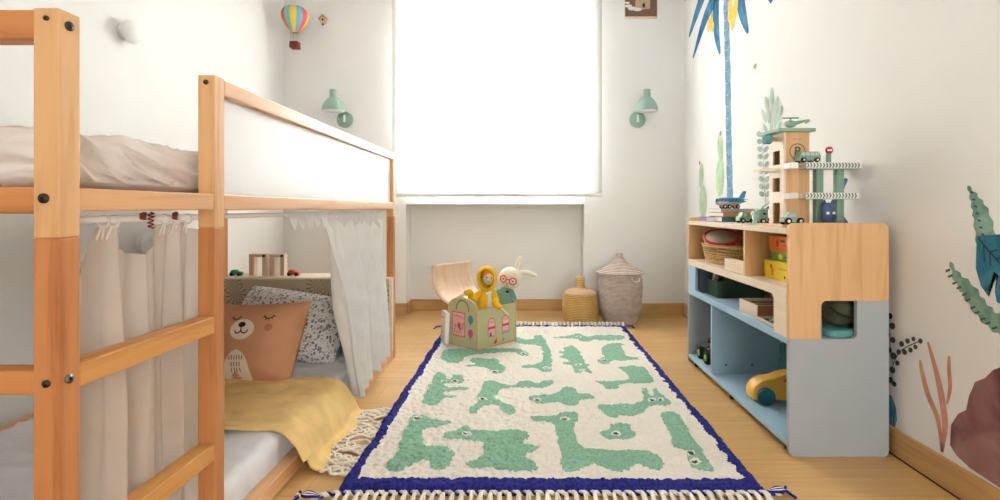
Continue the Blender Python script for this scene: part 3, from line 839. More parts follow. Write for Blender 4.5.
# --------------------------------------------------------- upper cubbies
wick = None
def weave_mat(name, c1, c2, freq, vert=0, rough=.85):
    m, nt, b = _new(name); v = _coords(nt)
    wv = nt.nodes.new('ShaderNodeTexWave'); wv.wave_type = 'BANDS'; wv.bands_direction = 'Z'
    wv.inputs['Scale'].default_value = freq; wv.inputs['Distortion'].default_value = 1.2; wv.inputs['Detail'].default_value = 2
    nt.links.new(v, wv.inputs['Vector'])
    n = _noise(nt, v, freq * .7, 3)
    mx = nt.nodes.new('ShaderNodeMath'); mx.operation = 'MULTIPLY_ADD'; mx.inputs[1].default_value = .5
    nt.links.new(wv.outputs['Fac'], mx.inputs[0])
    h = nt.nodes.new('ShaderNodeMath'); h.operation = 'MULTIPLY'; h.inputs[1].default_value = .5; nt.links.new(n.outputs['Fac'], h.inputs[0])
    nt.links.new(h.outputs[0], mx.inputs[2])
    r = _ramp(nt, [(.25, srgb(*c2)), (.6, srgb(*c1))]); nt.links.new(mx.outputs[0], r.inputs[0])
    nt.links.new(r.outputs[0], b.inputs['Base Color']); b.inputs['Roughness'].default_value = rough
    _bump(nt, b, mx.outputs[0], .6, .004)
    return m
rattan = weave_mat('rattan', (226, 186, 128), (186, 138, 84), 30)
t = thing('wicker_basket', 'oval wicker basket in the upper cubby holding a red-rimmed drum', 'basket', (1.05, 2.60, .570))
bk_c = (1.052, 2.595)
def oval_r(z): return .86 + .14 * (z - .575) / .085
m = MB()
nst = 44; a_, b_ = .135, .195
for k in range(nst):                              # uprights
    a = 2 * PI * k / nst
    P = lambda z, o=0: (bk_c[0] + (a_ * oval_r(z) + o) * math.cos(a), bk_c[1] + (b_ * oval_r(z) + o) * math.sin(a), z)
    m.tube([P(.574), P(.665)], .0026, 6, False)
m.build('stake', rattan, t, True)['kind'] = 'stuff'
for q, z in enumerate((.576, .583, .592, .604, .616, .628, .642, .656, .664)):
    rr = .0045 if q in (0, 1, 7, 8) else .0038
    pts = [(bk_c[0] + (a_ * oval_r(z) + (.0015 * math.cos(22 * a))) * math.cos(a), bk_c[1] + (b_ * oval_r(z) + .0015 * math.cos(22 * a)) * math.sin(a), z) for a in [2 * PI * k / 88 for k in range(89)]]
    MB().tube(pts, rr, 7, False).build('woven_band', rattan, t, True)
bs = MB(); bs.at((bk_c[0], bk_c[1], .5712), (0, 0, 0), (a_ * .86, b_ * .86, 1)); bs.lathe([(1, 0), (1, .004), (0, .004)], 36); bs.build('basket_base', rattan, t, True)
t = thing('toy_drum', 'small drum with a cream skin and red rim lying in the wicker basket', 'drum', (1.005, 2.62, .66))
M0 = dict(loc=(1.000, 2.615, .667), rot=(math.radians(23), math.radians(-8), 0))
MB().at(**M0).lathe([(.0785, 0), (.0785, .034)], 40).build('shell', beech, t, True)
MB().at(**M0).torus((0, 0, .036), .0800, .0075, 'z', 40, 10).build('rim', col('drum_red', (206, 44, 52), .4), t, True)
MB().at(**M0).lathe([(.076, .034), (.076, .038), (0, .040)], 40).build('drum_skin', col('drum_cream', (224, 212, 190), .6), t, True)
t = MB(); t.at((1.10, 2.52, .68)); t.ball((0, 0, 0), .035, 16, 10, (1, 1, .9)); t.m(1).ball((-.01, -.01, .028), .016, 10, 8); t.ball((.015, .01, .026), .014, 10, 8)
tag(origin(t.build('toy_figure', [col('dark_green', (50, 86, 62)), col('mid_green', (86, 130, 90))]), (1.10, 2.52, .655)), 'dark green round toy in the wicker basket beside the drum', 'toy')
t = thing('wooden_box', 'pale plywood box in front of the wicker basket in the upper cubby', 'box', (.935, 2.25, .570))
def tray(parent, x0, x1, y0, y1, z0, z1, th, mat, names=('side_wall', 'base')):
    MB().box(x0, x1, y0, y1, z0, z0 + th).build(names[1], mat, parent, True)
    for a in ((x0, x0 + th, y0, y1), (x1 - th, x1, y0, y1), (x0 + th, x1 - th, y0, y0 + th), (x0 + th, x1 - th, y1 - th, y1)):
        MB().box(*a, z0 + th, z1).build(names[0], mat, parent, True, bevel=.001)
tray(t, .912, .936, 2.14, 2.34, .5705, .622, .003, birch)

def carton(name, x0, x1, y0, y1, z, h, c, cap, lab, marks, rot=0):
    cx, cy = (x0 + x1) / 2, (y0 + y1) / 2
    t = thing(name, lab, 'box', (cx, cy, z), rot, 'game boxes in the upper cubby')
    hx, hy = (x1 - x0) / 2, (y1 - y0) / 2
    mats = [c] + cap
    MB().box(-hx, hx, -hy, hy, .0, h * .52).build('box_base', c, t, bevel=.001)
    lid = MB().box(-hx - .0015, hx + .0015, -hy - .0015, hy + .0015, h * .3, h)
    f = lambda y, z_: (-hx - .0021, y, z_)
    g = lambda x, z_: (x, -hy - .0021, z_)
    for mi, kind, data in marks:
        lid.m(mi)
        if kind == 'd': lid.disc(f, *data)
        elif kind == 's': lid.stroke(f, *data)
        elif kind == 'D': lid.disc(g, *data)
    lid.build('lid', mats, t, bevel=.0)
yel = col('box_yellow', (248, 214, 40), .4, var=.02); org = col('box_orange', (240, 128, 48), .4, var=.02); grn = col('box_green', (110, 176, 70), .4, var=.02)
dk = col('ink_green', (40, 90, 50)); rd = col('ink_red', (214, 60, 50)); wh = white_m; pk = col('box_pink', (240, 150, 160)); ob = col('ink_orange', (240, 150, 30))
word = lambda y0, z, n, d=.008: [(1, 's', ([(y0 + k * d, z - .003), (y0 + k * d + .003, z + .003), (y0 + k * d + .005, z - .002)], .0009)) for k in range(n)]
carton('game_box', .975, 1.15, 1.80, 2.085, .570, .070, yel, [dk, rd, ob], 'yellow game box at the bottom of the stack in the cubby', word(-.07, .046, 12) + [(2, 'd', (-.075, .05, .009, .012)), (3, 'd', (.075, .03, .012, .018)), (1, 'd', (-.02, .018, .006)), (2, 'd', (.085, .05, .008))])
carton('game_box', .995, 1.13, 1.80, 2.07, .6405, .034, grn, [pk, yel, dk], 'green and pink game box in the middle of the stack in the cubby', [(1, 'd', (-.07, .018, .022, .014)), (2, 'd', (.06, .018, .016, .012)), (3, 's', ([(-.03, .02), (.03, .02)], .002))])
carton('game_box', .99, 1.12, 1.80, 2.075, .675, .062, org, [col('ink_dark', (120, 50, 30)), rd, yel], 'orange game box on top of the stack in the cubby', [(2, 'd', (.07, .035, .01, .016))] + word(-.02, .03, 7) + [(3, 'd', (-.06, .035, .012, .014)), (1, 'd', (.03, .045, .02, .005))])

# --------------------------------------------------------- middle compartment
grc = col('crate_green', (64, 92, 74), .6)
t = thing('toy_crate', 'dark green crate full of toys behind the rounded opening', 'crate', (1.08, 2.65, .398))
tray(t, .968, 1.20, 2.575, 2.725, .3985, .480, .005, grc, ('side_wall', 'base'))
rr = random.Random(11)
for k in range(12):
    y = 2.605 + .035 * (k % 3); x = .995 + .058 * (k // 3) + rr.uniform(-.006, .006); c = [(60, 54, 50), (150, 92, 74), (206, 200, 190), (70, 100, 80), (120, 130, 140), (90, 60, 44)][k % 6]
    m = MB(); m.at((x, y, .492), (rr.uniform(-.6, .6), rr.uniform(-.6, .6), rr.uniform(0, 3)))
    kind = k % 3
    if kind == 0: m.prism(rrect(-.03, .03, -.015, .015, .008, 3), 'z', -.012, .012)
    elif kind == 1: m.lathe([(.0, -.03), (.014, -.026), (.02, -.008), (.013, .01), (.016, .022), (0, .032)], 14)
    else: m.tube([(-.025, 0, 0), (0, 0, .012), (.025, 0, 0)], [.01, .014, .01], 10)
    lb = ['dark block', 'brick-red skittle', 'pale grey bar', 'green block', 'blue-grey skittle', 'brown bar'][k % 6]
    o = m.build(['toy_block', 'toy_skittle', 'toy_bar'][kind], col('crate_toy_%d' % (k % 6), c))
    tag(o, lb + (' in the green crate, towards the wall' if k > 5 else ' in the green crate, towards the opening'), 'toy', 'toys in the green crate')
t = thing('wooden_box', 'pale wooden box of wooden tiles on the middle shelf', 'box', (1.0, 2.15, .398))
tray(t, .935, 1.10, 2.066, 2.235, .3985, .458, .006, birch)
MB().box(.937, 1.098, 2.0645, 2.066, .3985, .456).build('front_facing', wood('walnut_face', (176, 128, 88), (150, 104, 66), 'X'), t, True)
for k in range(5):
    tag(origin(MB().box(.945, 1.09, 2.076 + k * .029, 2.099 + k * .029, .405, .450 - .004 * (k % 2)).build('wooden_tile', wood('tile_wood_%d' % k, (190 - 8 * k, 150 - 8 * k, 110 - 6 * k), (160, 120, 84), 'X'), bevel=.001), (1.0, 2.08 + k * .029, .405)),
        'brown wooden tile standing in the pale box on the middle shelf', 'tile', 'wooden tiles in the pale box')
t = thing('wooden_tray', 'shallow pale tray of small pebbles in front of the wooden box', 'tray', (.99, 1.96, .398))
tray(t, .925, 1.07, 1.86, 2.055, .3985, .418, .004, birch)
for k in range(14):
    x = .945 + .03 * (k % 4) + .006 * rr.random(); y = 1.885 + .04 * (k // 4) + .008 * rr.random()
    m = MB(); m.ball((x, y, .411), .012, 10, 8, (1, 1.1, .6))
    cc = [(74, 84, 78), (190, 180, 160), (110, 120, 110)][k % 3]; nm = ['dark', 'cream', 'grey-green'][k % 3]
    tag(origin(m.build('pebble', col('pebble_%d' % (k % 3), cc)), (x, y, .404)), nm + ' pebble in the shallow tray on the middle shelf', 'pebble', nm + ' pebbles in the tray')
# backpack seen through the window of the end panel
t = thing('rucksack', 'dark olive fabric bag seen through the opening of the end panel', 'bag', (1.14, 1.86, .40))
olive = col('olive_canvas', (76, 80, 56), .9, var=.35, scale=22, bump=.6, bscale=60)
def bag_fn(u, v):
    a = 2 * PI * u; th = PI * v
    r = 1 + .08 * nz(math.cos(a) * 2, math.sin(a) * 2, v * 4)
    return (1.145 + .075 * r * math.sin(th) ** .6 * math.cos(a), 1.862 + .06 * r * math.sin(th) ** .6 * math.sin(a), .482 - .054 * math.cos(th) * r)
MB().grid(bag_fn, 48, 24).build('bag_body', olive, t, True, weld=True)
MB().tube(spline([(1.07, 1.80, .50), (1.10, 1.79, .478), (1.14, 1.788, .466), (1.18, 1.792, .470)], 6), .004, 8).build('strap', black_m, t, True)
t = thing('plastic_tub', 'teal plastic tub below the olive bag in the end opening', 'tub', (1.14, 1.86, .398))
MB().prism(rrect(1.05, 1.225, 1.782, 1.945, .03, 5), 'z', .3985, .424).build('tub_body', col('teal_plastic', (96, 160, 160), .35), t, True, bevel=.005)

# --------------------------------------------------------- lower compartment
def wheel(parent, c, ax, r, w, tyre, hub=None, name='wheel'):
    d = Vector(ax).normalized(); c = Vector(c)
    o = MB().cyl(c - d * w / 2, c + d * w / 2, r, 28).build(name, tyre, parent, True, bevel=min(.003, r * .15))
    if hub: MB().cyl(c - d * (w / 2 + .001), c + d * (w / 2 + .001), r * .5, 18).build('hub', hub, o, True)
    return o
t = thing('toy_car', 'yellow wooden toy car with teal wheels on the bottom shelf', 'toy car', (1.07, 2.134, .050))
ycar = paint('car_yellow', (244, 186, 74), .4, .02)
# side faces the camera side: length along y, profile in (y, z)
prof_c = [(.937, .066), (.934, .10), (.946, .124), (.970, .142), (1.000, .150), (1.030, .156), (1.060, .168), (1.100, .174), (1.140, .168), (1.165, .152), (1.200, .145), (1.212, .105), (1.208, .066)]
cp = [(p.z, p.x) for p in spline([(a, 0, b) for a, b in prof_c], 4)]
MB().prism(cp, 'y', 2.10, 2.168, True).build('body', ycar, t, True, bevel=.004)
MB().prism([(.140, 1.058), (.158, 1.070), (.160, 1.120), (.140, 1.135)], 'y', 2.098, 2.170).build('window_slot', col('car_slot', (190, 120, 50)), t, True)
for x in (.984, 1.165):
    for y in (2.090, 2.178):
        wheel(t, (x, y, .085), (0, 1, 0), .0345, .018, col('wheel_teal', (34, 108, 124), .5))
t = thing('toy_robot', 'teal and brown toy standing behind the yellow car', 'toy', (1.15, 2.27, .05))
MB().prism(rrect(1.11, 1.19, 2.245, 2.295, .01), 'z', .05, .12).build('base_block', col('brown_block', (150, 104, 84)), t, True, bevel=.003)
MB().at((1.15, 2.27, .12)).lathe([(.025, 0), (.032, .02), (.028, .06), (.018, .075), (.024, .09), (.024, .13), (0, .14)], 20).build('figure', col('teal_dark', (50, 110, 130)), t, True)
t = thing('toy_buggy', 'small green and black toy buggy on the far bottom shelf', 'toy car', (.99, 2.7, .05))
gw = col('lime_wheel', (110, 210, 40), .4)
MB().prism([(2.62, .085), (2.75, .085), (2.755, .105), (2.71, .12), (2.65, .118), (2.62, .10)], 'x', .952, 1.027).build('chassis', black_m, t, True, bevel=.003)
for y in (2.635, 2.735):
    for x in (.940, 1.039):
        wheel(t, (x, y, .083), (1, 0, 0), .033, .022, black_m, gw)
        MB().at((x, y, .083)).torus((0, 0, 0), .026, .007, 'x', 22, 8).build('rim', gw, t, True)
MB().ball((.982, 2.665, .15), .024, 14, 10).tube([(.982, 2.67, .11), (.982, 2.67, .14)], [.02, .014], 10).build('driver', col('toy_skin', (214, 160, 134)), t, True)
MB().at((.982, 2.67, .158)).lathe([(.027, -.006), (.026, .008), (.016, .022), (0, .026)], 18).build('helmet', black_m, t, True)

# ------------------------------------------------------------------ things on top of the shelf
TZ = .776
bookx0, bookx1, booky0, booky1 = 1.005, 1.175, 2.612, 2.79
z = TZ
for k, (h, c, lab, sh_) in enumerate(((.027, (66, 110, 112), 'dark teal book at the bottom of the small stack under the plane', 0),
        (.021, (214, 156, 92), 'orange book in the middle of the small stack under the plane', .006), (.019, (196, 188, 170), 'grey-beige book on top of the small stack under the plane', -.004))):
    t = thing('book', lab, 'book', ((bookx0 + bookx1) / 2, 2.70, z), 0, 'books under the toy plane')
    cm = col('book_%d' % k, c, .5, var=.03)
    x0, x1, y0, y1 = bookx0 + sh_, bookx1 + sh_ - (.03 if k == 1 else 0), booky0, booky1
    pg = MB().box(x0 + .002, x1 - .003, y0 + .004, y1 - .003, z + .003, z + h - .003).build('pages', white_m, t, True)
    MB().box(x0, x1, y0, y1, z, z + .003).box(x0, x1, y0, y1, z + h - .003, z + h).box(x0, x1, y0, y0 + .003, z, z + h).build('cover', cm, t, True)
    z += h + .0003
t = thing('book', 'thin book with a purple spine lying left of the plane', 'book', (.98, 2.76, TZ), 0, None)
MB().box(.955, 1.0, 2.70, 2.80, TZ + .002, TZ + .022).build('pages', white_m, t, True)
MB().box(.953, 1.002, 2.698, 2.802, TZ, TZ + .002).box(.953, 1.002, 2.698, 2.802, TZ + .022, TZ + .024).box(.953, .956, 2.698, 2.802, TZ, TZ + .024).build('cover', col('book_purple', (176, 130, 190)), t, True)

# plane
pz = z; px_, py_ = 1.075, 2.68
t = thing('toy_plane', 'blue and white wooden toy plane on the stack of books', 'toy plane', (px_, py_, pz))
blu = col('plane_blue', (40, 142, 186), .35, var=.03)
def hull(u, v, top):
    xx = -.085 + .165 * u
    r = .027 * (max(0, 1 - abs(2 * u - .9) ** 3.2 / 1.45)) ** .5 if u < .97 else .012
    cz = .043 + .012 * max(0, u - .6)
    a = PI * v if top else PI + PI * v
    return (px_ + xx, py_ + r * math.cos(a), pz + cz + r * .95 * math.sin(a))
MB().grid(lambda u, v: hull(u, 1 - v, True), 28, 14).build('upper_hull', blu, t, True)
MB().grid(lambda u, v: hull(u, 1 - v, False), 28, 14).build('lower_hull', col('plane_pale', (232, 214, 206), .4), t, True)
MB().prism([(pz + .060, px_ + .045), (pz + .062, px_ + .085), (pz + .108, px_ + .098), (pz + .106, px_ + .075)], 'y', py_ - .005, py_ + .005).build('tail_fin', col('plane_fin', (90, 170, 204)), t, True, bevel=.002)
MB().prism([(px_ + .055, py_ - .05), (px_ + .085, py_ - .055), (px_ + .085, py_ + .055), (px_ + .055, py_ + .05)], 'z', pz + .052, pz + .057).build('tailplane', blu, t, True, bevel=.0015)
MB().prism([(px_ - .02, py_ - .03), (px_ + .03, py_ - .10), (px_ + .055, py_ - .10), (px_ + .03, py_ - .02), (px_ + .03, py_ + .02), (px_ + .055, py_ + .10), (px_ + .03, py_ + .10), (px_ - .02, py_ + .03)], 'z', pz + .040, pz + .046).build('wing', col('plane_wing', (30, 118, 150)), t, True, bevel=.002)
for q in range(5):
    MB().cyl((px_ - .06 + q * .022, py_ - .0275, pz + .055), (px_ - .06 + q * .022, py_ - .022, pz + .055), .0035, 10).build('porthole', col('window_navy', (26, 60, 90)), t, True)
for xx in (-.045, -.015, .035):
    for yy in (-.025, .025):
        wheel(t, (px_ + xx, py_ + yy, pz + .0125), (0, 1, 0), .0125, .012, black_m, white_m)

t.scale = (.84, .84, .84)

def side_car(name, lab, cat, x, y, z, L, H, c, rw=.013, W=.05, rot=0, kind='car', group=None):
    t = thing(name, lab, cat, (x, y, z), rot, group)
    if kind == 'car': pr = [(-.5, .18), (.5, .18), (.5, .45), (.44, .52), (.24, .56), (.10, .95), (-.20, .98), (-.36, .58), (-.5, .52)]
    elif kind == 'van': pr = [(-.5, .18), (.5, .18), (.5, .55), (.44, .92), (.38, .98), (-.38, .98), (-.47, .6), (-.5, .5)]
    else: pr = [(-.5, .18), (.5, .18), (.5, .55), (.02, .55), (-.0, .95), (-.26, .98), (-.36, .6), (-.5, .55)]
    body = MB().prism([(b * H, a * L) for a, b in pr], 'y', -W / 2, W / 2); body.build('body', c, t, bevel=.002)
    if kind == 'car': MB().prism([(.60 * H, -.30 * L), (.90 * H, -.17 * L), (.88 * H, .06 * L), (.60 * H, .18 * L)], 'y', -W / 2 - .001, W / 2 + .001).build('side_window', col('toy_window', (196, 200, 196)), t)
    if kind == 'van':
        for k in range(4):
            a = -.36 + k * .2
            MB().prism([(.62 * H, a * L), (.88 * H, a * L), (.88 * H, (a + .15) * L), (.62 * H, (a + .15) * L)], 'y', -W / 2 - .001, W / 2 + .001).build('side_window', col('van_window', (200, 206, 196)), t)
    if kind == 'truck': MB().prism([(.62 * H, -.22 * L), (.88 * H, -.2 * L), (.88 * H, -.06 * L), (.62 * H, -.06 * L)], 'y', -W / 2 - .001, W / 2 + .001).build('side_window', col('toy_window', (196, 200, 196)), t)
    for a in (-.30, .30):
        for s_ in (-1, 1):
            m = MB().cyl((a * L, s_ * (W / 2 - .001), rw), (a * L, s_ * (W / 2 + .008), rw), rw, 24)
            wo = m.build('wheel', black_m, t, bevel=.001)
            MB().cyl((a * L, s_ * (W / 2 + .0075), rw), (a * L, s_ * (W / 2 + .0092), rw), rw * .45, 14).build('hub', white_m, wo)
    return t
car_green = col('toy_car_green', (134, 172, 144), .45, var=.02)
car_mint = col('toy_mint', (178, 222, 206), .45)
side_car('toy_truck', 'green toy pickup truck beside the books on the shelf top', 'toy truck', 1.06, 2.465, TZ, .075, .052, car_green, .0115, .045, kind='truck')
t = thing('petrol_pump', 'mint toy fuel pump standing between two green toy trucks', 'toy', (1.055, 2.36, TZ))
MB().prism(rrect(1.048, 1.066, 2.35, 2.37, .003), 'z', TZ, TZ + .058).build('pump_body', car_mint, t, True, bevel=.001)
MB().tube(spline([(1.047, 2.36, TZ + .045), (1.040, 2.355, TZ + .03), (1.045, 2.352, TZ + .012)], 5), .0015, 6).build('hose', black_m, t, True)
t = thing('toy_crane', 'sage green toy crane truck with a raised teal arm left of the garage', 'toy truck', (1.105, 2.36, TZ))
MB().box(1.075, 1.108, 2.335, 2.38, TZ + .01, TZ + .064).build('cab', sage, t, True, bevel=.003)
MB().prism([(TZ + .064, 1.072), (TZ + .064, 1.111), (TZ + .069, 1.108), (TZ + .069, 1.075)], 'y', 2.332, 2.383).build('cab_roof', car_mint, t, True)
MB().box(1.108, 1.145, 2.34, 2.375, TZ + .01, TZ + .026).build('flatbed', col('deep_green', (54, 92, 72)), t, True, bevel=.002)
MB().tube([(1.098, 2.356, TZ + .055), (1.14, 2.356, TZ + .088)], .006, 8).build('crane_arm', col('plane_wing', (30, 118, 150)), t, True)
MB().tube([(1.085, 2.350, TZ + .07), (1.13, 2.350, TZ + .104)], .004, 8).build('crane_rail', car_mint, t, True)
MB().cyl((1.09, 2.3345, TZ + .045), (1.09, 2.332, TZ + .045), .005, 12).build('headlamp', black_m, t, True)
for x in (1.085, 1.13):
    for y in (2.336, 2.379): wheel(t, (x, y, TZ + .012), (0, 1, 0), .012, .008, black_m, white_m)

# garage tower
GY = 1.975
g = thing('toy_garage', 'wooden toy garage tower with green and white parking decks', 'toy garage', (1.09, 2.02, TZ))
gx0, gx1, gy0, gy1 = .996, 1.094, GY, 2.092
gb_, gh, th = TZ + .010, 1.137, .008
MB().box(.952, 1.262, 1.900, 2.094, TZ, gb_).build('base_plate', beech, g, True, bevel=.001)
m = MB()
y_in0, y_in1 = 2.005, 2.062
op = [(gb_ + .001, .868), (.910, .965), (1.016, 1.071)]
m.box(gx0, gx0 + th, gy0, y_in0, gb_, gh).box(gx0, gx0 + th, y_in1, gy1, gb_, gh)
for a, b2 in ((.868, .910), (.965, 1.016), (1.071, gh)): m.box(gx0, gx0 + th, y_in0, y_in1, a, b2)
m.build('side_wall', birch, g, True)
MB().box(gx0 + th, gx1, gy0, gy0 + th, gb_, gh).build('front_wall', beech_z, g, True)
MB().box(gx0 + th, gx1, gy1 - th, gy1, gb_, gh).box(gx1 - th, gx1, gy0 + th, gy1 - th, gb_, gh).build('rear_wall', beech_z, g, True)
roof_m = col('garage_roof', (150, 180, 154), .5)
MB().prism([(.968, 1.955), (1.108, 1.955), (1.108, 2.10), (.958, 2.10)], 'z', gh, gh + .013).build('roof', roof_m, g, True, bevel=.002)
MB().cyl((.946, 2.03, gh - .021), (.972, 2.03, gh - .021), .019, 24).build('winch_drum', col('winch_teal', (100, 164, 160), .5), g, True, bevel=.002)
MB().cyl((.972, 2.03, gh - .021), (gx0, 2.03, gh - .021), .007, 14).build('axle', beech, g, True)
MB().box(.925, gx0, 2.01, 2.075, .990, 1.000).build('lift_platform', birch, g, True, bevel=.001)
sgreen = col('sign_green', (76, 110, 84))
fg = lambda x, z: (x, gy0 - .0008, z)
gc, gz = 1.048, 1.063
m = MB()
m.stroke(fg, arc(gc, gz, .029, 0, 2 * PI, 32), .0019)
for q in range(7): m.stroke(fg, [(gc - .016 + q * .005, gz + .047 - .0015 * (q % 2)), (gc - .013 + q * .005, gz + .048 + .001 * (q % 3))], .0009)
m.build('sign_ring', sgreen, g, True)
def text(s_, size, parent, loc, rot, mat, name='lettering', ext=.0004):
    c = bpy.data.curves.new(name, 'FONT'); c.body = s_; c.size = size; c.align_x = 'CENTER'; c.align_y = 'CENTER'; c.extrude = ext; c.offset = size * .022
    tmp = bpy.data.objects.new('tmp', c); COL.objects.link(tmp)
    dg = bpy.context.evaluated_depsgraph_get(); dg.update()
    me = bpy.data.meshes.new_from_object(tmp.evaluated_get(dg)); bpy.data.objects.remove(tmp)
    me.materials.clear(); me.materials.append(mat)
    o = bpy.data.objects.new(name, me); COL.objects.link(o); o.parent = parent
    p = parent; off_ = Vector((0, 0, 0))
    while p: off_ += p.location; p = p.parent
    o.location = Vector(loc) - off_; o.rotation_euler = rot
    return o
text('P', .046, g, (gc, gy0 - .001, gz), (PI / 2, 0, 0), sgreen, 'letter_p', .0006)
chev = col('chevron_green', (96, 136, 112))
def deck(z0, x1):
    y0, y1 = 1.925, gy0 - .001
    MB().box(gx0 - .001, gx0 + .030, y0, y1, z0, z0 + .022).build('deck_end', white_m, g, True, bevel=.002)
    MB().cyl((gx0 + .030, (y0 + y1) / 2, z0 + .011), (gx0 + .060, (y0 + y1) / 2, z0 + .011), .005, 12).build('deck_peg', beech, g, True)
    a = gx0 + .058
    dk_ = MB().box(a, x1, y0, y1, z0, z0 + .022).box(gx1 + .001, x1, y1, y1 + .085, z0 + .002, z0 + .022)
    f = lambda x, z: (x, y0 - .0006, z)
    dk_.m(1); x = a + .002
    while x < x1 - .014:
        dk_.add([f(x, z0 + .002), f(x + .0055, z0 + .002), f(x + .0105, z0 + .011), f(x + .005, z0 + .011)], [(0, 1, 2, 3)])
        dk_.add([f(x, z0 + .020), f(x + .005, z0 + .011), f(x + .0105, z0 + .011), f(x + .0055, z0 + .020)], [(0, 1, 2, 3)])
        x += .0118
    dk_.m(2).box(a, x1, y0 + .003, y1, z0 - .002, z0)
    dk_.build('parking_deck', [white_m, chev, roof_m], g, True)
deck(.995, 1.262); deck(.882, 1.252)
grpost = col('post_green', (130, 164, 142), .5)
for x0 in (1.104, 1.182):
    for z0, z1 in ((gb_, .880), (.904, .993)):
        MB().box(x0, x0 + .027, 1.945, 1.972, z0, z1).build('deck_post', grpost, g, True, bevel=.002)
# on the roof, decks and base
t = thing('toy_helicopter', 'sage green toy helicopter on the garage roof', 'toy helicopter', (1.035, 2.0, gh + .013))
hz = gh + .013
MB().at((1.035, 2.0, hz + .022)).ball((0, 0, 0), .017, 20, 12, (1.35, .85, .85)).tube([(.015, 0, .002), (.05, 0, .010), (.066, 0, .014)], [.009, .005, .004], 10).build('fuselage', sage, t, True)
MB().prism([(hz + .022, 1.092), (hz + .036, 1.088), (hz + .040, 1.108), (hz + .030, 1.108)], 'y', 1.997, 2.003).build('tail_fin', sage, t, True, bevel=.001)
MB().cyl((1.035, 2.0, hz + .034), (1.035, 2.0, hz + .044), .003, 10).build('mast', sage, t, True)
MB().box(1.004, 1.066, 1.996, 2.004, hz + .043, hz + .0465).build('rotor_blade', col('rotor_green', (90, 126, 106)), t, True, bevel=.001)
MB().at((1.022, 2.0, hz + .024)).ball((0, 0, 0), .0125, 14, 10, (1, 1.02, .8)).build('canopy', col('toy_window', (196, 200, 196)), t, True)
for y in (1.990, 2.010):
    MB().tube([(1.015, y, hz + .003), (1.055, y, hz + .003)], .0025, 8).tube([(1.035, y, hz + .003), (1.035, y, hz + .014)], .0018, 6).build('skid', sage, t, True)
side_car('toy_van', 'green toy van parked on the upper deck of the garage', 'toy car', 1.072, 1.949, 1.0175, .084, .042, car_green, .009, .034, kind='van')
side_car('toy_car', 'small sage toy car parked in front of the garage tower', 'toy car', 1.0, 1.925, gb_, .075, .047, col('toy_car_sage', (158, 184, 160), .45), .0125, .034, kind='car')
t = thing('toy_stop_sign', 'red round toy stop sign on a green post on the upper garage deck', 'toy sign', (1.150, 1.945, 1.0175))
MB().box(1.143, 1.157, 1.940, 1.953, 1.0175, 1.053).build('sign_post', grpost, t, True, bevel=.001)
sm = MB().cyl((1.150, 1.9385, 1.064), (1.150, 1.9455, 1.064), .0135, 28)
sm.m(1).box(1.1415, 1.1585, 1.9378, 1.9384, 1.061, 1.067)
sm.build('sign_disc', [col('stop_red', (190, 40, 44), .4), white_m], t, True)
# blue cat toy between the posts
t = thing('toy_cat', 'dark blue cat toy standing under the lower garage deck', 'toy', (1.130, 1.915, gb_))
cx_, cy_ = 1.131, 1.915
bl_m = col('cat_blue', (62, 86, 124), .5, var=.08)
m = MB().at((cx_, cy_, gb_)); m.lathe([(.0, 0), (.024, .002), (.027, .03), (.025, .06), (.020, .076), (0, .082)], 26, True, 1, .62); m.build('body', bl_m, t, True)
for s_ in (-1, 1):
    MB().at((cx_ + s_ * .015, cy_, gb_ + .072)).lathe([(.009, 0), (.006, .012), (0, .022)], 12, True, 1, .6).build('ear', bl_m, t, True)
    MB().at((cx_ + s_ * .011, cy_ - .0155, gb_ + .042), (PI / 2, 0, 0)).lathe([(.0055, 0), (.0055, .002), (0, .003)], 14).build('eye', white_m, t, True)
t = thing('toy_arc', 'blue and purple curved toy piece leaning behind the right garage post', 'toy', (1.235, 1.985, gb_))
pts = spline([(1.248, 2.0, .955), (1.232, 1.998, .92), (1.222, 1.995, .87), (1.228, 1.992, .82), (1.245, 1.99, gb_ + .006)], 6)
MB().tube(pts[:12], [.008] * 12, 10).build('upper_piece', col('cat_blue_light', (96, 124, 164), .5), t, True)
MB().tube(pts[11:], .006, 10).build('lower_piece', col('arc_purple', (120, 110, 170), .5), t, True)

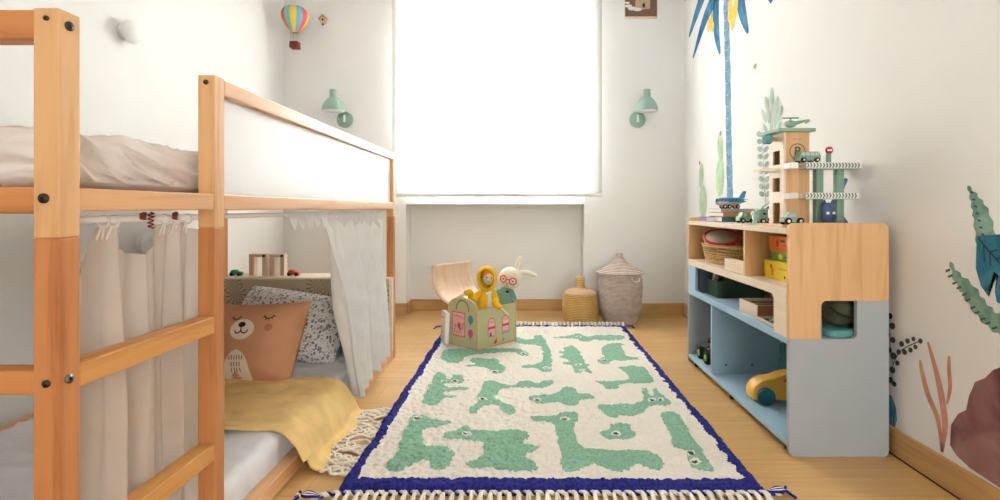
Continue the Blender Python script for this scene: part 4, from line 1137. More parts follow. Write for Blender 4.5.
# ------------------------------------------------------------------ rug
RX0, RX1, RY0, RY1 = -.55, .72, 1.528, 3.65
def R(px, py):                                   # photo pixel on the floor -> (x, y)
    s = (py - VY) / (CH - .014); return ((px - VX) / s, F / s)
T = {1: (360, 320, 5.0), 2: (520, 320, 5.0), 3: (340, 400, 4.545), 4: (540, 400, 4.545)}
def Q(k, pts): ox, oy, s = T[k]; return [R(ox + a / s, oy + b / s) for a, b in pts]
animals = [
 Q(1, [(405,190),(415,160),(450,148),(560,150),(700,145),(800,148),(845,170),(835,188),(800,182),(770,165),(640,170),(520,185),(500,220),(440,220),(415,205)]),
 Q(1, [(545,205),(560,195),(690,198),(700,225),(735,240),(710,272),(660,275),(640,250),(600,238),(530,240),(525,232),(590,225),(545,215)]),
 Q(1, [(780,85),(830,105),(870,100),(875,82),(910,78),(930,110),(950,150),(965,230),(950,270),(900,265),(890,250),(810,245),(810,232),(880,230),(910,215),(915,170),(900,130),(800,125),(775,115)]),
 Q(1, [(375,275),(400,265),(430,280),(430,300),(460,302),(470,280),(510,278),(525,310),(510,325),(420,322),(425,340),(540,342),(540,358),(420,362),(415,382),(500,385),(450,395),(405,402),(370,435),(310,428),(300,415),(345,345)]),
 Q(1, [(620,315),(660,305),(700,325),(770,330),(800,308),(850,308),(870,325),(930,305),(975,310),(965,325),(910,352),(860,345),(800,345),(720,350),(690,365),(670,400),(720,425),(765,435),(775,470),(740,485),(705,470),(700,440),(650,430),(610,440),(580,480),(545,475),(545,455),(590,420),(590,380),(610,350)]),
 Q(2, [(40,390),(80,380),(130,382),(200,370),(215,345),(250,335),(280,350),(290,370),(330,372),(390,395),(340,405),(300,410),(290,432),(250,440),(210,425),(180,418),(110,428),(60,415)]),
 Q(2, [(165,90),(250,85),(290,70),(330,85),(350,90),(370,80),(520,80),(530,100),(440,108),(360,105),(320,118),(280,98),(170,97)]),
 Q(2, [(215,145),(260,132),(290,150),(310,190),(325,225),(355,232),(330,240),(370,265),(350,272),(320,260),(310,272),(270,270),(262,235),(215,228),(215,220),(245,215),(240,205),(195,195),(195,185),(225,180),(185,170),(195,162),(220,160)]),
 Q(2, [(405,145),(440,125),(480,120),(535,127),(505,133),(520,160),(530,188),(595,190),(600,205),(520,208),(455,210),(440,228),(395,222),(385,205),(430,192),(405,175)]),
 Q(2, [(495,240),(540,235),(625,240),(650,275),(680,315),(640,325),(560,322),(490,330),(500,345),(470,355),(430,350),(420,330),(370,318),(375,308),(430,312),(550,305),(540,275),(500,250)]),
 Q(2, [(600,350),(630,345),(645,385),(665,388),(655,345),(680,345),(700,375),(765,415),(740,438),(660,435),(630,445),(600,480),(550,490),(500,485),(480,500),(430,490),(385,445),(400,430),(520,425),(580,425),(615,400)]),
 Q(3, [(330,80),(370,68),(420,90),(505,100),(500,115),(440,130),(385,135),(365,205),(400,215),(480,215),(520,240),(515,290),(480,330),(410,325),(405,290),(370,280),(310,310),(270,340),(200,330),(200,315),(250,250),(300,130),(320,110)]),
 Q(3, [(460,170),(490,150),(540,140),(570,115),(600,140),(700,145),(800,140),(865,155),(855,185),(830,205),(905,215),(900,235),(855,250),(840,270),(890,290),(900,330),(820,335),(740,330),(680,315),(600,325),(570,300),(600,280),(640,275),(655,240),(655,200),(600,192),(540,185),(480,185)]),
 Q(4, [(-45,82),(0,80),(80,75),(120,55),(175,65),(170,95),(150,105),(160,180),(190,220),(240,232),(350,235),(480,235),(550,260),(570,300),(545,328),(500,325),(450,295),(400,325),(350,338),(310,325),(260,300),(200,310),(165,338),(100,335),(90,300),(100,260),(75,170),(65,110),(-40,102)]),
 Q(4, [(320,112),(405,110),(415,140),(440,155),(420,185),(330,185),(280,178),(255,155),(310,140)]),
 Q(4, [(545,62),(620,58),(665,130),(700,190),(745,230),(760,280),(805,325),(790,338),(700,325),(680,290),(660,240),(590,215),(600,180),(570,130),(545,85)]),
]
eyes = sum([Q(2, [(295,88),(135,245),(290,230),(420,205),(655,405),(705,405),(90,405),(310,255)]), Q(1, [(480,312),(415,312),(620,402),(670,262),(815,172)]),
            Q(3, [(360,88),(570,158)]), Q(4, [(108,90),(340,158),(685,247),(705,287)])], [])
def smooth_poly(p):
    for _ in range(1):
        p = [q for a, b in zip(p, p[1:] + p[:1]) for q in ((a[0] * .8 + b[0] * .2, a[1] * .8 + b[1] * .2), (a[0] * .2 + b[0] * .8, a[1] * .2 + b[1] * .8))]
    return p
def build_rug():
    st = .0048
    nx = int((RX1 - RX0) / st); ny = int((RY1 - RY0) / st)
    rs = np.random.RandomState(4)
    X, Y = np.meshgrid(np.linspace(RX0, RX1, nx + 1), np.linspace(RY0, RY1, ny + 1))
    def smooth_noise(step, seed):
        r = np.random.RandomState(seed); gx = int((RX1 - RX0) / step) + 3; gy = int((RY1 - RY0) / step) + 3
        g_ = r.rand(gy, gx); fx = (X - RX0) / step; fy = (Y - RY0) / step; ix = fx.astype(int); iy = fy.astype(int); tx = fx - ix; ty_ = fy - iy
        tx = tx * tx * (3 - 2 * tx); ty_ = ty_ * ty_ * (3 - 2 * ty_)
        return (g_[iy, ix] * (1 - tx) + g_[iy, ix + 1] * tx) * (1 - ty_) + (g_[iy + 1, ix] * (1 - tx) + g_[iy + 1, ix + 1] * tx) * ty_
    n1 = smooth_noise(.013, 1); n2 = smooth_noise(.03, 2); n3 = smooth_noise(.18, 3)
    Z = .010 + .009 * n1 + .004 * rs.rand(*X.shape) + .004 * n2
    # wavering outline
    e = .010 * (smooth_noise(.12, 5) - .5) + .006 * (smooth_noise(.035, 6) - .5)
    Xn = X + e + rs.uniform(-.0014, .0014, X.shape); Yn = Y + .8 * e.T.copy().reshape(-1)[:X.size].reshape(X.shape) * 0 + .007 * (smooth_noise(.2, 8) - .5) + rs.uniform(-.0014, .0014, X.shape)
    edge = np.minimum.reduce([X - RX0, RX1 - X, Y - RY0, RY1 - Y])
    Z = np.where(edge < .010, .006 + (Z - .006) * edge / .010, Z)
    Z = np.where(edge < .001, .001, Z)
    fxc = (X[:-1, :-1] + X[1:, 1:]) / 2 + .004 * (n1[:-1, :-1] - .5) + .010 * (n2[:-1, :-1] - .5); fyc = (Y[:-1, :-1] + Y[1:, 1:]) / 2 + .008 * (n1[1:, :-1] - .5) + .012 * (n2[1:, 1:] - .5)
    mat = np.zeros(fxc.shape, int)
    def inside(poly):
        c = np.zeros(fxc.shape, bool); n = len(poly); j = n - 1
        for i in range(n):
            xi, yi = poly[i]; xj, yj = poly[j]
            if yi != yj:
                c ^= ((yi > fyc) != (yj > fyc)) & (fxc < (xj - xi) * (fyc - yi) / (yj - yi) + xi)
            j = i
        return c
    for p in animals: mat[inside(smooth_poly(p))] = 1
    for ex, ey in eyes:
        d = np.hypot((fxc - ex), (fyc - ey))
        mat[d < .018] = 0; mat[d < .0095] = 3
    wx = .044 + .010 * (n3[:-1, :-1] - .5) + .016 * (n2[:-1, :-1] - .5)
    mat[(np.minimum(fxc - RX0, RX1 - fxc) < wx)] = 2
    mat[(fyc - RY0 < .056 + .014 * (n2[:-1, :-1] - .5)) | (RY1 - fyc < .045)] = 2
    g_up = (mat == 1) | (mat == 2)
    Z[:-1, :-1] += np.where(g_up, .003, 0) * (edge[:-1, :-1] > .01)
    V = np.stack([Xn, Yn, Z], -1).reshape(-1, 3)
    idx = np.arange((nx + 1) * (ny + 1)).reshape(ny + 1, nx + 1)
    Fc = np.stack([idx[:-1, :-1], idx[:-1, 1:], idx[1:, 1:], idx[1:, :-1]], -1).reshape(-1, 4)
    me = bpy.data.meshes.new('rug_pile')
    me.vertices.add(len(V)); me.vertices.foreach_set('co', V.astype(np.float32).ravel())
    me.loops.add(Fc.size); me.loops.foreach_set('vertex_index', Fc.astype(np.int32).ravel())
    me.polygons.add(len(Fc)); me.polygons.foreach_set('loop_start', np.arange(0, Fc.size, 4, dtype=np.int32)); me.polygons.foreach_set('loop_total', np.full(len(Fc), 4, np.int32))
    for q in (rug_cream, rug_green, rug_blue, black_m): me.materials.append(q)
    me.polygons.foreach_set('material_index', mat.astype(np.int32).ravel())
    me.polygons.foreach_set('use_smooth', np.ones(len(Fc), bool))
    me.update(calc_edges=True); me.validate()
    return me
rug = thing('rug', 'cream rug with green animal shapes and a dark blue border', 'rug', (0.085, 2.6, 0))
me = build_rug(); ro = bpy.data.objects.new('pile', me); COL.objects.link(ro); ro.parent = rug; ro.location = -rug.location
rf = random.Random(5)
def tassel(x, y, dy, L, sz, mat, flare=1.0, dx0=0, lift=0):
    m = MB(); p0 = Vector((x, y, .012)); 
    for k in range(3):
        dx = (k - 1) * .006 * flare + rf.uniform(-.004, .004) + dx0
        pts = spline([p0 + Vector(((k - 1) * .002, 0, 0)), p0 + Vector((dx * .5, dy * L * .4, .003 + lift)), p0 + Vector((dx, dy * L * .8, -.004 + lift)), p0 + Vector((dx * 1.3, dy * L, -.007))], 3)
        m.tube(pts, [sz * (1 - .3 * i / len(pts)) for i in range(len(pts))], 6)
    m.ball(tuple(p0 + Vector((0, dy * .006, .001))), sz * 1.5, 8, 6)
    return m.build('tassel', mat, rug, True)
n = 46
for k in range(n):
    x = RX0 + .012 + (RX1 - RX0 - .024) * k / (n - 1)
    tassel(x, RY1 - .002, 1, rf.uniform(.06, .085), .0062, rug_cream, 1.5, 0, .016)
for k in range(n):
    x = RX0 + .012 + (RX1 - RX0 - .024) * k / (n - 1)
    tassel(x, RY0 - .016, -1, rf.uniform(.05, .07), .0042, cream_yarn)
# twisted selvedge cord below the near border, blue and cream strands
for q, (mt, ph) in enumerate(((rug_blue, 0), (rug_cream, PI), (rug_cream, PI * .5))):
    pts = []
    N = 420
    for i in range(N + 1):
        x = RX0 - .06 + (RX1 - RX0 + .10) * i / N; w_ = i * .62 + ph
        o_ = max(0, (RX0 - x)) * .35
        pts.append((x, RY0 - .008 - o_ + .0045 * math.cos(w_), .009 + .0045 * math.sin(w_)))
    MB().tube(pts, .0042, 6).build('selvedge_cord', mt, rug, True)
for cx, cy, sx in ((RX0 - .06, RY0 - .03, -1), (RX1 + .02, RY0 - .005, 1), (RX0 - .02, RY1 - .02, -1), (RX1 + .01, RY1, 1)):
    m = MB()
    for k in range(5):
        m.m(k % 2); a = rf.uniform(-.5, .5) + (.3 if cy < 2 else -.2)
        m.tube(spline([(cx - sx * .02, cy, .012), (cx + sx * .02, cy - .012 * (k - 2) * .5, .018), (cx + sx * .05, cy + .014 * (k - 2) + .01 * a, .008)], 4), .004, 6)
    m.build('corner_tassel', [rug_blue, cream_yarn], rug, True)

# ------------------------------------------------------------------ lidded baskets
straw = weave_mat('golden_straw', (222, 180, 110), (180, 134, 70), 26)
sea = weave_mat('mauve_seagrass', (214, 198, 186), (150, 128, 118), 34)
sea_rim = weave_mat('mauve_rim', (180, 156, 144), (140, 116, 106), 60)
def ribbed(prof, step, amp):
    P = spline([(r, 0, z) for r, z in prof], 12); out = []; L = 0; last = P[0]
    dense = []
    for a, b in zip(P, P[1:]):
        for k in range(6): dense.append(a.lerp(b, k / 6))
    dense.append(P[-1]); prev = dense[0]
    for p in dense:
        L += (p - prev).length; prev = p
        out.append((max(0, p.x + amp * abs(math.sin(PI * L / step))), p.z))
    return out
bx_, by_ = .424, 3.83
t = thing('lidded_basket', 'small golden straw basket with a knobbed lid, left of the tall one', 'basket', (bx_, by_, 0))
MB().at((bx_, by_, 0)).lathe(ribbed([(.112, .002), (.124, .03), (.130, .09), (.130, .15), (.120, .20), (.112, .215)], .013, .0035), 48).build('basket_body', straw, t, True)
MB().at((bx_, by_, 0)).lathe(ribbed([(.116, .214), (.117, .222), (.095, .238), (.055, .252), (.034, .262)], .010, .002), 48).build('lid', weave_mat('straw_lid', (216, 186, 150), (186, 146, 104), 50), t, True)
MB().at((bx_, by_, 0)).lathe([(.044, .256), (.036, .265), (.032, .28), (.034, .325), (.030, .336), (.0, .338)], 24).build('knob', straw, t, True)
bx_, by_ = .722, 3.86
t = thing('lidded_basket', 'tall mauve seagrass basket with a pointed lid near the right wall', 'basket', (bx_, by_, 0))
MB().at((bx_, by_, 0)).lathe(ribbed([(.122, .002), (.134, .04), (.156, .12), (.165, .22), (.164, .30), (.150, .362)], .011, .0028), 56).build('basket_body', sea, t, True)
MB().at((bx_, by_, 0)).lathe(ribbed([(.172, .362), (.173, .372), (.13, .392), (.075, .425), (.035, .465), (.022, .485)], .011, .0025), 56).build('lid', sea, t, True)
MB().at((bx_, by_, 0)).torus((0, 0, .368), .170, .006, 'z', 60, 8).build('lid_rim', sea_rim, t, True)
MB().at((bx_, by_, 0)).ball((0, 0, .492), .026, 18, 12, (1, 1, .95)).build('knob', sea, t, True)
MB().tube(spline([(bx_ + .055, by_ - .165, .342), (bx_ + .065, by_ - .178, .325), (bx_ + .088, by_ - .172, .318), (bx_ + .112, by_ - .155, .325), (bx_ + .118, by_ - .142, .342)], 6), .005, 8).build('handle_loop', cream_yarn, t, True)

# ------------------------------------------------------------------ theatre chest
ch = thing('toy_chest', 'green wooden play chest with circus pictures and an open curved lid', 'toy chest', (-.249, 3.188, .022), math.radians(48.6))
LX, LY, H = .165, .126, .232
chg = paint('chest_green', (196, 192, 146), .55, .03, 20); edge_w = beech
MB().box(-LX, LX, -LY, LY, 0, .006).build('base_board', beech, ch)
mA = MB().box(-LX + .008, LX - .008, -LY, -LY + .007, .006, H)
f = lambda x, z: (x, -LY - .0006, z); f2 = lambda x, z: (x, -LY - .0011, z); f3 = lambda x, z: (x, -LY - .0016, z)
def arch_win(mb, fn1, fn2, fn3, x0, z0, w_, h):
    out = [(x0 - w_, z0), (x0 + w_, z0), (x0 + w_, z0 + h)] + arc(x0, z0 + h, w_, 0, PI, 8)[1:] 
    mb.m(1); mb.mark(fn1, out)
    inn = [(x0 - w_ + .004, z0 + .004), (x0 + w_ - .004, z0 + .004), (x0 + w_ - .004, z0 + h)] + arc(x0, z0 + h, w_ - .004, 0, PI, 8)[1:]
    mb.m(2); mb.mark(fn2, inn)
    mb.m(1); mb.stroke(fn3, [(x0 - w_ + .004, z0 + .052), (x0 + w_ - .004, z0 + .052)], .007)
    mb.m(5)
    for k in range(5): mb.stroke(fn3, [(x0 - .016 + k * .008, z0 + .066), (x0 - .013 + k * .008, z0 + .076)], .0016)
    mb.m(1)
    for k in range(3): mb.stroke(fn3, [(x0 - .014 + k * .014, z0 + .082), (x0 - .014 + k * .014, z0 + h + .012)], .0015)
arch_win(mA, f, f2, f3, -.048, .062, .032, .078); arch_win(mA, f, f2, f3, .072, .062, .032, .078)
mA.m(3); mA.disc(f3, -.058, .075, .010, .014, 12); mA.m(2); mA.disc(f3, -.036, .080, .009, .012, 12)
mA.m(6); mA.mark(f3, [(.045, .064), (.100, .064), (.100, .078), (.045, .078)])
mA.m(1); mA.disc(f2, -.010, .034, .012, .016, 14); mA.disc(f2, -.020, .022, .010, .009, 12); mA.m(4); mA.disc(f3, .002, .036, .008, .012, 12); mA.disc(f3, -.016, .044, .006, .006, 10)
mA.m(6); mA.disc(f2, .052, .028, .010, .012, 14); mA.m(1); mA.disc(f3, .052, .028, .004, .005, 8)
pal = [chg, col('circus_red', (206, 70, 70)), col('circus_pink', (238, 176, 176)), col('circus_blue', (70, 110, 150)), col('circus_yellow', (240, 200, 70)), white_m, col('circus_lilac', (170, 150, 190))]
mA.build('long_side', pal, ch, bevel=0)
MB().box(-LX + .008, LX - .008, LY - .007, LY, .006, H).build('long_side', chg, ch)
def end_side(x0, x1, deco):
    P = [(-LY, .006), (LY, .006), (LY, H)] + [(LY * math.cos(a), H + .062 * math.sin(a)) for a in [PI * k / 18 for k in range(1, 18)]] + [(-LY, H)]
    m = MB().prism(P, 'x', x0, x1)
    fe = lambda y, z: (x0 - .0006, y, z); fe2 = lambda y, z: (x0 - .0012, y, z); fe3 = lambda y, z: (x0 - .0018, y, z)
    if deco:
        # poster (u runs towards -y on screen)
        y0, y1, z0, z1 = -.022, .092, .060, .205
        m.m(1); m.mark(fe, [(y0, z0), (y1, z0), (y1, z1), (y0, z1)])
        m.m(2); m.mark(fe2, [(y0 + .005, z0 + .005), (y1 - .005, z0 + .005), (y1 - .005, z1 - .005), (y0 + .005, z1 - .005)])
        m.m(1)
        for k in range(6): m.stroke(fe3, arc(y1 - .020 - k * .015, z1 - .028 + .004 * math.sin(k), .0055, .6, 5.2, 7), .0016)
        for k in range(5): m.stroke(fe3, [(y1 - .024 - k * .016, z0 + .020), (y1 - .020 - k * .016, z0 + .036), (y1 - .016 - k * .016, z0 + .02)], .0016)
        for a, b, r, q in ((.03, .125, .018, 1), (.0, .115, .014, 6), (.06, .12, .012, 6), (.02, .105, .010, 1), (-.005, .135, .010, 7), (.07, .10, .007, 1), (.045, .10, .009, 4)):
            m.m(q); m.disc(fe3, a, b, r * .8, r, 14)
        for cz, q in ((.172, 3), (.092, 8)):
            m.m(q); m.disc(fe2, -.070, cz, .021, .026, 20); m.stroke(fe2, [(-.070, cz - .024), (-.064, cz - .04)], .0025)
    m.build('end_side', pal + [col('circus_orange', (240, 120, 70)), col('circus_magenta', (210, 80, 130))], ch)
pal[3] = col('circus_teal', (40, 130, 140))
end_side(-LX, -LX + .008, True); end_side(LX - .008, LX, False)
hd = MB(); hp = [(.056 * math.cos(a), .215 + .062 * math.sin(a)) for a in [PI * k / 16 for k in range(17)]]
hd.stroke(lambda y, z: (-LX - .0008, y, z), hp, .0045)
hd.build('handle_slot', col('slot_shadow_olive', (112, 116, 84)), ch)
def strip(a, b, name='edge_strip'):
    MB().tube([a, b], .0035, 6, False).build(name, beech, ch)
strip((-LX, -LY - .001, .004), (-LX, -LY - .001, H)); strip((-LX, LY + .001, .004), (-LX, LY + .001, H)); strip((LX, -LY - .001, .004), (LX, -LY - .001, H))
strip((-LX, -LY, H + .002), (LX, -LY, H + .002)); strip((-LX, LY, H + .002), (LX, LY, H + .002))
def lid_fn(u, v):
    t_ = v; c = (.56, .83); p_ = (.83, -.56); L = .275; bulge = .062 * 4 * t_ * (1 - t_)
    return (-LX + 2 * LX * u, LY + .004 + c[0] * L * t_ + p_[0] * bulge, H + .006 + c[1] * L * t_ + p_[1] * bulge)
MB().grid(lid_fn, 10, 24).build('lid', peach_wood, ch, solid=.007)
for x in (-.11, .11):
    MB().cyl((x - .014, LY + .003, H + .004), (x + .014, LY + .003, H + .004), .005, 10).build('hinge', metal_m, ch)
# white book leaning behind the chest
t = thing('picture_book', 'white book with a teal round mark leaning on the left of the chest', 'book', (-.487, 3.20, .018), 0, rot=(math.radians(3), math.radians(5), math.radians(106)))
MB().box(-.10, .09, -.010, .010, .002, .185).build('pages', col('page_white', (246, 244, 238)), t)
m = MB().box(-.102, .092, -.0125, -.0105, 0, .188).box(-.102, .092, .0105, .0125, 0, .188).box(.0905, .094, -.0125, .0125, 0, .188)
m.m(1)
for sgn in (1, -1):
    ff = (lambda q: (lambda x, z: (x, q * .0131, z)))(sgn)
    m.stroke(ff, arc(.03, .075, .022, 0, 2 * PI, 18), .004); m.stroke(ff, [(-.04, .03), (.06, .04)], .002); m.stroke(ff, [(-.04, .15), (.06, .15)], .003)
m.build('cover', [white_m, col('emblem_teal', (60, 150, 150))], t)

# raincoat doll
dx, dy = -.212, 3.135
t = thing('rag_doll', 'cloth doll in a yellow hooded raincoat standing in the chest', 'doll', (dx, dy, .028))
rain = cloth('raincoat_yellow', (244, 190, 44), var=.1); skin = cloth('doll_skin', (232, 204, 176)); hair = cloth('doll_hair', (240, 148, 50)); khaki = cloth('doll_trousers', (84, 84, 70))
W3 = lambda px, py, Y: Vector(((px - VX) * Y / F, Y, CH + (VY - py) * Y / F))
bz = .20
m = MB().at((-.222, 3.145, 0), (0, 0, 0)); m.lathe([(.0, .165), (.066, .166), (.064, .20), (.054, .27), (.046, .32), (.036, .345), (.024, .355), (0, .357)], 28, True, 1, .62); m.build('coat', rain, t, True)
m = MB()
m.mark(lambda x, z: (x, 3.145 - .62 * (.066 - .16 * max(0, z - .18)) - .001 + .6 * (x + .208) ** 2 * 8, z), [(-.224, .345), (-.186, .345), (-.176, .20), (-.214, .19)], 6)
m.build('shirt', cloth('doll_shirt', (238, 232, 222)), t, True)
MB().tube([(-.24, 3.15, .165), (-.238, 3.16, .04)], [.026, .018], 12).tube([(-.198, 3.15, .165), (-.198, 3.16, .04)], [.026, .018], 12).build('trousers', khaki, t, True)
MB().at((-.206, 3.135, .428), (math.radians(6), math.radians(8), 0)).ball((0, 0, 0), .044, 24, 16, (.92, .9, 1.05)).ball((.004, -.041, -.006), .006, 8, 6).build('head', skin, t, True)
fm = MB().at((-.206, 3.135, .428), (math.radians(6), math.radians(8), 0))
fd = lambda x, z: (x, -.0405 * math.sqrt(max(.05, 1 - (x / .041) ** 2 - (z / .047) ** 2)) - .0012, z)
fm.disc(fd, -.012, .006, .004, .005, 10); fm.disc(fd, .018, .006, .004, .005, 10); fm.m(1).stroke(fd, arc(.003, -.014, .009, PI * 1.15, PI * 1.85, 6), .0014)
fm.m(2).disc(fd, -.020, -.010, .005, .004, 10).disc(fd, .026, -.010, .004, .004, 10)
fm.build('face', [black_m, col('lip_red', (190, 80, 70)), col('cheek_pink', (236, 170, 150))], t, True)
MB().at((-.206, 3.133, .430), (math.radians(-14), math.radians(8), 0)).ball((0, .002, .008), .0455, 24, 14, (.97, .86, 1.0)).build('hair', hair, t, True)
# hood: shell open to the front
def hood_fn(u, v):
    a = -PI * .5 + 2 * PI * u; th = .80 + (PI - .80) * v       # opening faces -y
    r = .060
    x = r * math.sin(th) * math.cos(a); z = r * 1.06 * math.sin(th) * math.sin(a); y = -r * math.cos(th) * .95
    if z < 0: z *= 1.5; x *= 1.0 + .0 * z
    return (-.214 + x - .006, 3.142 + y, .430 + z + .1 * x * 0)
MB().grid(hood_fn, 32, 18).build('hood', rain, t, True, solid=.004)
def arm(parent, pts, r0, r1, mat, hand_m, hr, nm='sleeve'):
    P = spline(pts, 6); n_ = len(P)
    MB().tube(P[:int(n_ * .8)], [r0 + (r1 - r0) * i / (n_ * .8) for i in range(int(n_ * .8))], 12).build(nm, mat, parent, True)
    MB().tube(P[int(n_ * .74):], [hr] * (n_ - int(n_ * .74)), 10).build('hand', hand_m, parent, True)
arm(t, [(-.262, 3.145, .325), (-.31, 3.12, .30), W3(470, 292, 3.10), W3(457, 298, 3.07)], .022, .018, rain, skin, .009)
arm(t, [(-.182, 3.14, .325), (-.165, 3.12, .29), W3(496, 304, 3.07), W3(508, 315, 3.03)], .024, .019, rain, skin, .009)

# bunny doll
t = thing('bunny_doll', 'cream bunny doll with red glasses and a teal jumper in the chest', 'doll', (-.09, 3.29, .028))
cr = cloth('bunny_cream', (240, 232, 214)); tealc = cloth('bunny_teal', (128, 172, 156))
hx, hy, hzz = -.078, 3.27, .405
HR = dict(loc=(hx, hy, hzz), rot=(math.radians(4), math.radians(14), math.radians(-8)))
MB().at(**HR).ball((0, 0, 0), .074, 28, 18, (1.0, .85, .92)).build('head', cr, t, True)
def ear(pts, r):
    P = spline(pts, 6); n_ = len(P)
    MB().tube(P, [r * (.8 + .35 * math.sin(PI * i / n_)) for i in range(n_)], 12).build('ear', cr, t, True)
ear([(hx + .015, hy, hzz + .05), W3(516, 268, 3.27), W3(520, 258, 3.27)], .013)
ear([(hx + .05, hy, hzz + .03), W3(526, 272.5, 3.27), W3(535, 275.5, 3.27)], .014)
ff = lambda x, z: (x, -.063 * math.sqrt(max(.03, 1 - (x / .074) ** 2 - (z / .068) ** 2)) - .004, z)
gm = MB().at(**HR)
red = col('glasses_red', (214, 60, 80), .4)
for ex in (-.036, .026):
    gm.add([], []); 
    for k in range(20):
        pass
    pts = [ff(ex + .021 * math.cos(2 * PI * k / 24), -.004 + .021 * math.sin(2 * PI * k / 24)) for k in range(25)]
    gm.tube(pts, .0042, 7, False)
gm.tube([ff(-.014, 0), ff(-.004, .004), ff(.005, 0)], .0036, 6)
gm.build('glasses', red, t, True)
fm = MB().at(**HR)
f4 = lambda x, z: (lambda p: (p[0], p[1] + .003, p[2]))(ff(x, z))
for ex in (-.036, .026): fm.disc(f4, ex, -.004, .0055, .006, 12)
fm.m(1).stroke(f4, [(-.012, -.024), (-.005, -.030), (.002, -.024)], .0022); fm.stroke(f4, [(-.005, -.03), (-.005, -.038)], .0016); fm.stroke(f4, arc(-.005, -.036, .010, PI * 1.1, PI * 1.9, 7), .0014)
fm.build('face', [black_m, col('bunny_mouth', (90, 60, 54))], t, True)
MB().at((-.112, 3.275, 0)).lathe([(0, .15), (.054, .152), (.058, .20), (.056, .27), (.046, .32), (.026, .345), (0, .35)], 26, True, 1, .62).build('jumper', tealc, t, True)
MB().ball((-.098, 3.243, .322), .011, 12, 8, (1, .6, .8)).build('collar_bow', black_m, t, True)
MB().tube([(-.128, 3.27, .155), (-.128, 3.28, .035)], [.024, .02], 12).tube([(-.092, 3.27, .155), (-.092, 3.28, .035)], [.024, .02], 12).build('legs', cr, t, True)
arm(t, [(-.15, 3.27, .315), (-.175, 3.26, .27), (-.18, 3.24, .215)], .02, .018, tealc, cr, .014)
arm(t, [(-.075, 3.265, .315), (-.058, 3.25, .27), (-.06, 3.235, .225)], .02, .018, tealc, cr, .014)

# ------------------------------------------------------------------ wall stickers on the right wall
WXP = XR - .0012
def wp(px, py, d=0.0):                           # photo pixel -> (y, z) on the wall
    s = (px - VX) / WXP; return (F / s, CH + (VY - py) / s)
def wfn(d): return lambda y, z: (WXP - d, y, z)
w0, w1, w2 = wfn(0), wfn(.0006), wfn(.0012)
def water(name, a, b, scale=9):
    m, nt, bb = _new(name); n = _noise(nt, _coords(nt), scale, 4, .6)
    r = _ramp(nt, [(.32, srgb(*a)), (.68, srgb(*b))]); nt.links.new(n.outputs['Fac'], r.inputs[0]); nt.links.new(r.outputs[0], bb.inputs['Base Color'])
    bb.inputs['Roughness'].default_value = .85; bb.inputs['Specular IOR Level'].default_value = .1
    return m
def px_stroke(mb, fn, pts, w):
    P = spline([(*wp(*p), 0) for p in pts], 6); n_ = len(P)
    W = [w * (s if not callable(s) else 1) for s in [1] * n_] if not hasattr(w, '__len__') else [w[0] + (w[1] - w[0]) * math.sin(PI * min(1, (i + .4) / n_ * 1.0)) * 1.0 if len(w) == 2 else w[0] for i in range(n_)]
    mb.stroke(fn, [(p.x, p.y) for p in P], W)
def taper(mb, fn, pts, wbase, wtip, n=8):
    P = spline([(*wp(*p), 0) for p in pts], n); k = len(P)
    mb.stroke(fn, [(p.x, p.y) for p in P], [wbase + (wtip - wbase) * (i / (k - 1)) ** 1.2 for i in range(k)])
LB = [0]
def leafblob(mb, fn, px, py, rx, ry, tilt=0, n=14):
    tilt = -tilt
    LB[0] += 1; q_ = .00012 * (LB[0] % 22); base_fn = fn
    fn = lambda y, z: (lambda p_: (p_[0] - q_, p_[1], p_[2]))(base_fn(y, z))
    s = (px - VX) / WXP; cy, cz = wp(px, py)
    kx = abs(wp(px + 1, py)[0] - cy)                # metres of wall per photo column
    pts = []
    for k in range(n):
        a = 2 * PI * k / n; u = rx * math.cos(a); v = ry * math.sin(a); uu = u * math.cos(tilt) - v * math.sin(tilt); vv = u * math.sin(tilt) + v * math.cos(tilt)
        pts.append((cy - uu * kx, cz + vv / s))
    mb.mark(fn, pts, 1)
def decal(mb, name, mats, lab, at_):
    o = mb.build(name, mats); y, z = wp(*at_); origin(o, (XR, y, z)); return tag(o, lab, 'wall sticker')
palm_b = water('palm_blue', (104, 146, 176), (144, 176, 198), 14); palm_d = water('palm_frond', (48, 106, 148), (96, 150, 184), 10); ban = water('banana', (246, 190, 80), (250, 214, 130), 16)
line_w = col('pale_line', (190, 214, 228), .8)
m = MB(); m.smooth = True
P = spline([(*wp(726.5, -60), 0), (*wp(726, 0), 0), (*wp(727.5, 60), 0), (*wp(728.6, 130), 0), (*wp(730, 200), 0)], 12)
m.stroke(w0, [(p.x, p.y) for p in P], [.040 + .004 * math.sin(i * 1.5) + .005 * i / len(P) for i in range(len(P))])
m.m(2)
for i in range(2, len(P) - 1, 2):
    p = P[i]; m.stroke(w1, [(p.x - .038, p.y + .012), (p.x, p.y - .006), (p.x + .038, p.y + .008)], .0018)
m.m(1)
for pts in ([(722, -45), (706, -12), (697, 12), (689, 37)], [(724, -45), (716, -8), (704, 22), (693, 58)], [(724, -45), (716.5, 0), (716.5, 30), (720, 54)], [(728, -45), (738, -15), (742, 10), (748, 33)],
            [(728, -45), (750, -40), (764, -20), (772, 2)], [(724, -45), (704, -38), (692, -20), (684.5, 0)]):
    PP = spline([(*wp(*p), 0) for p in pts], 8); k = len(PP)
    m.stroke(w1, [(p.x, p.y) for p in PP], [.004 + .050 * math.sin(PI * (.12 + .85 * i / (k - 1))) ** .8 for i in range(k)])
m.m(3)
for px, py, rx, ry in ((730, 8, 2, 14), (733, 18, 2.6, 12), (736, 6, 2.2, 14), (732.5, 24, 1.8, 6), (709, 25, 1.5, 7), (711.5, 22, 1.6, 9), (713, 27, 1.2, 5)):
    leafblob(m, w2, px, py, rx, ry, .05)
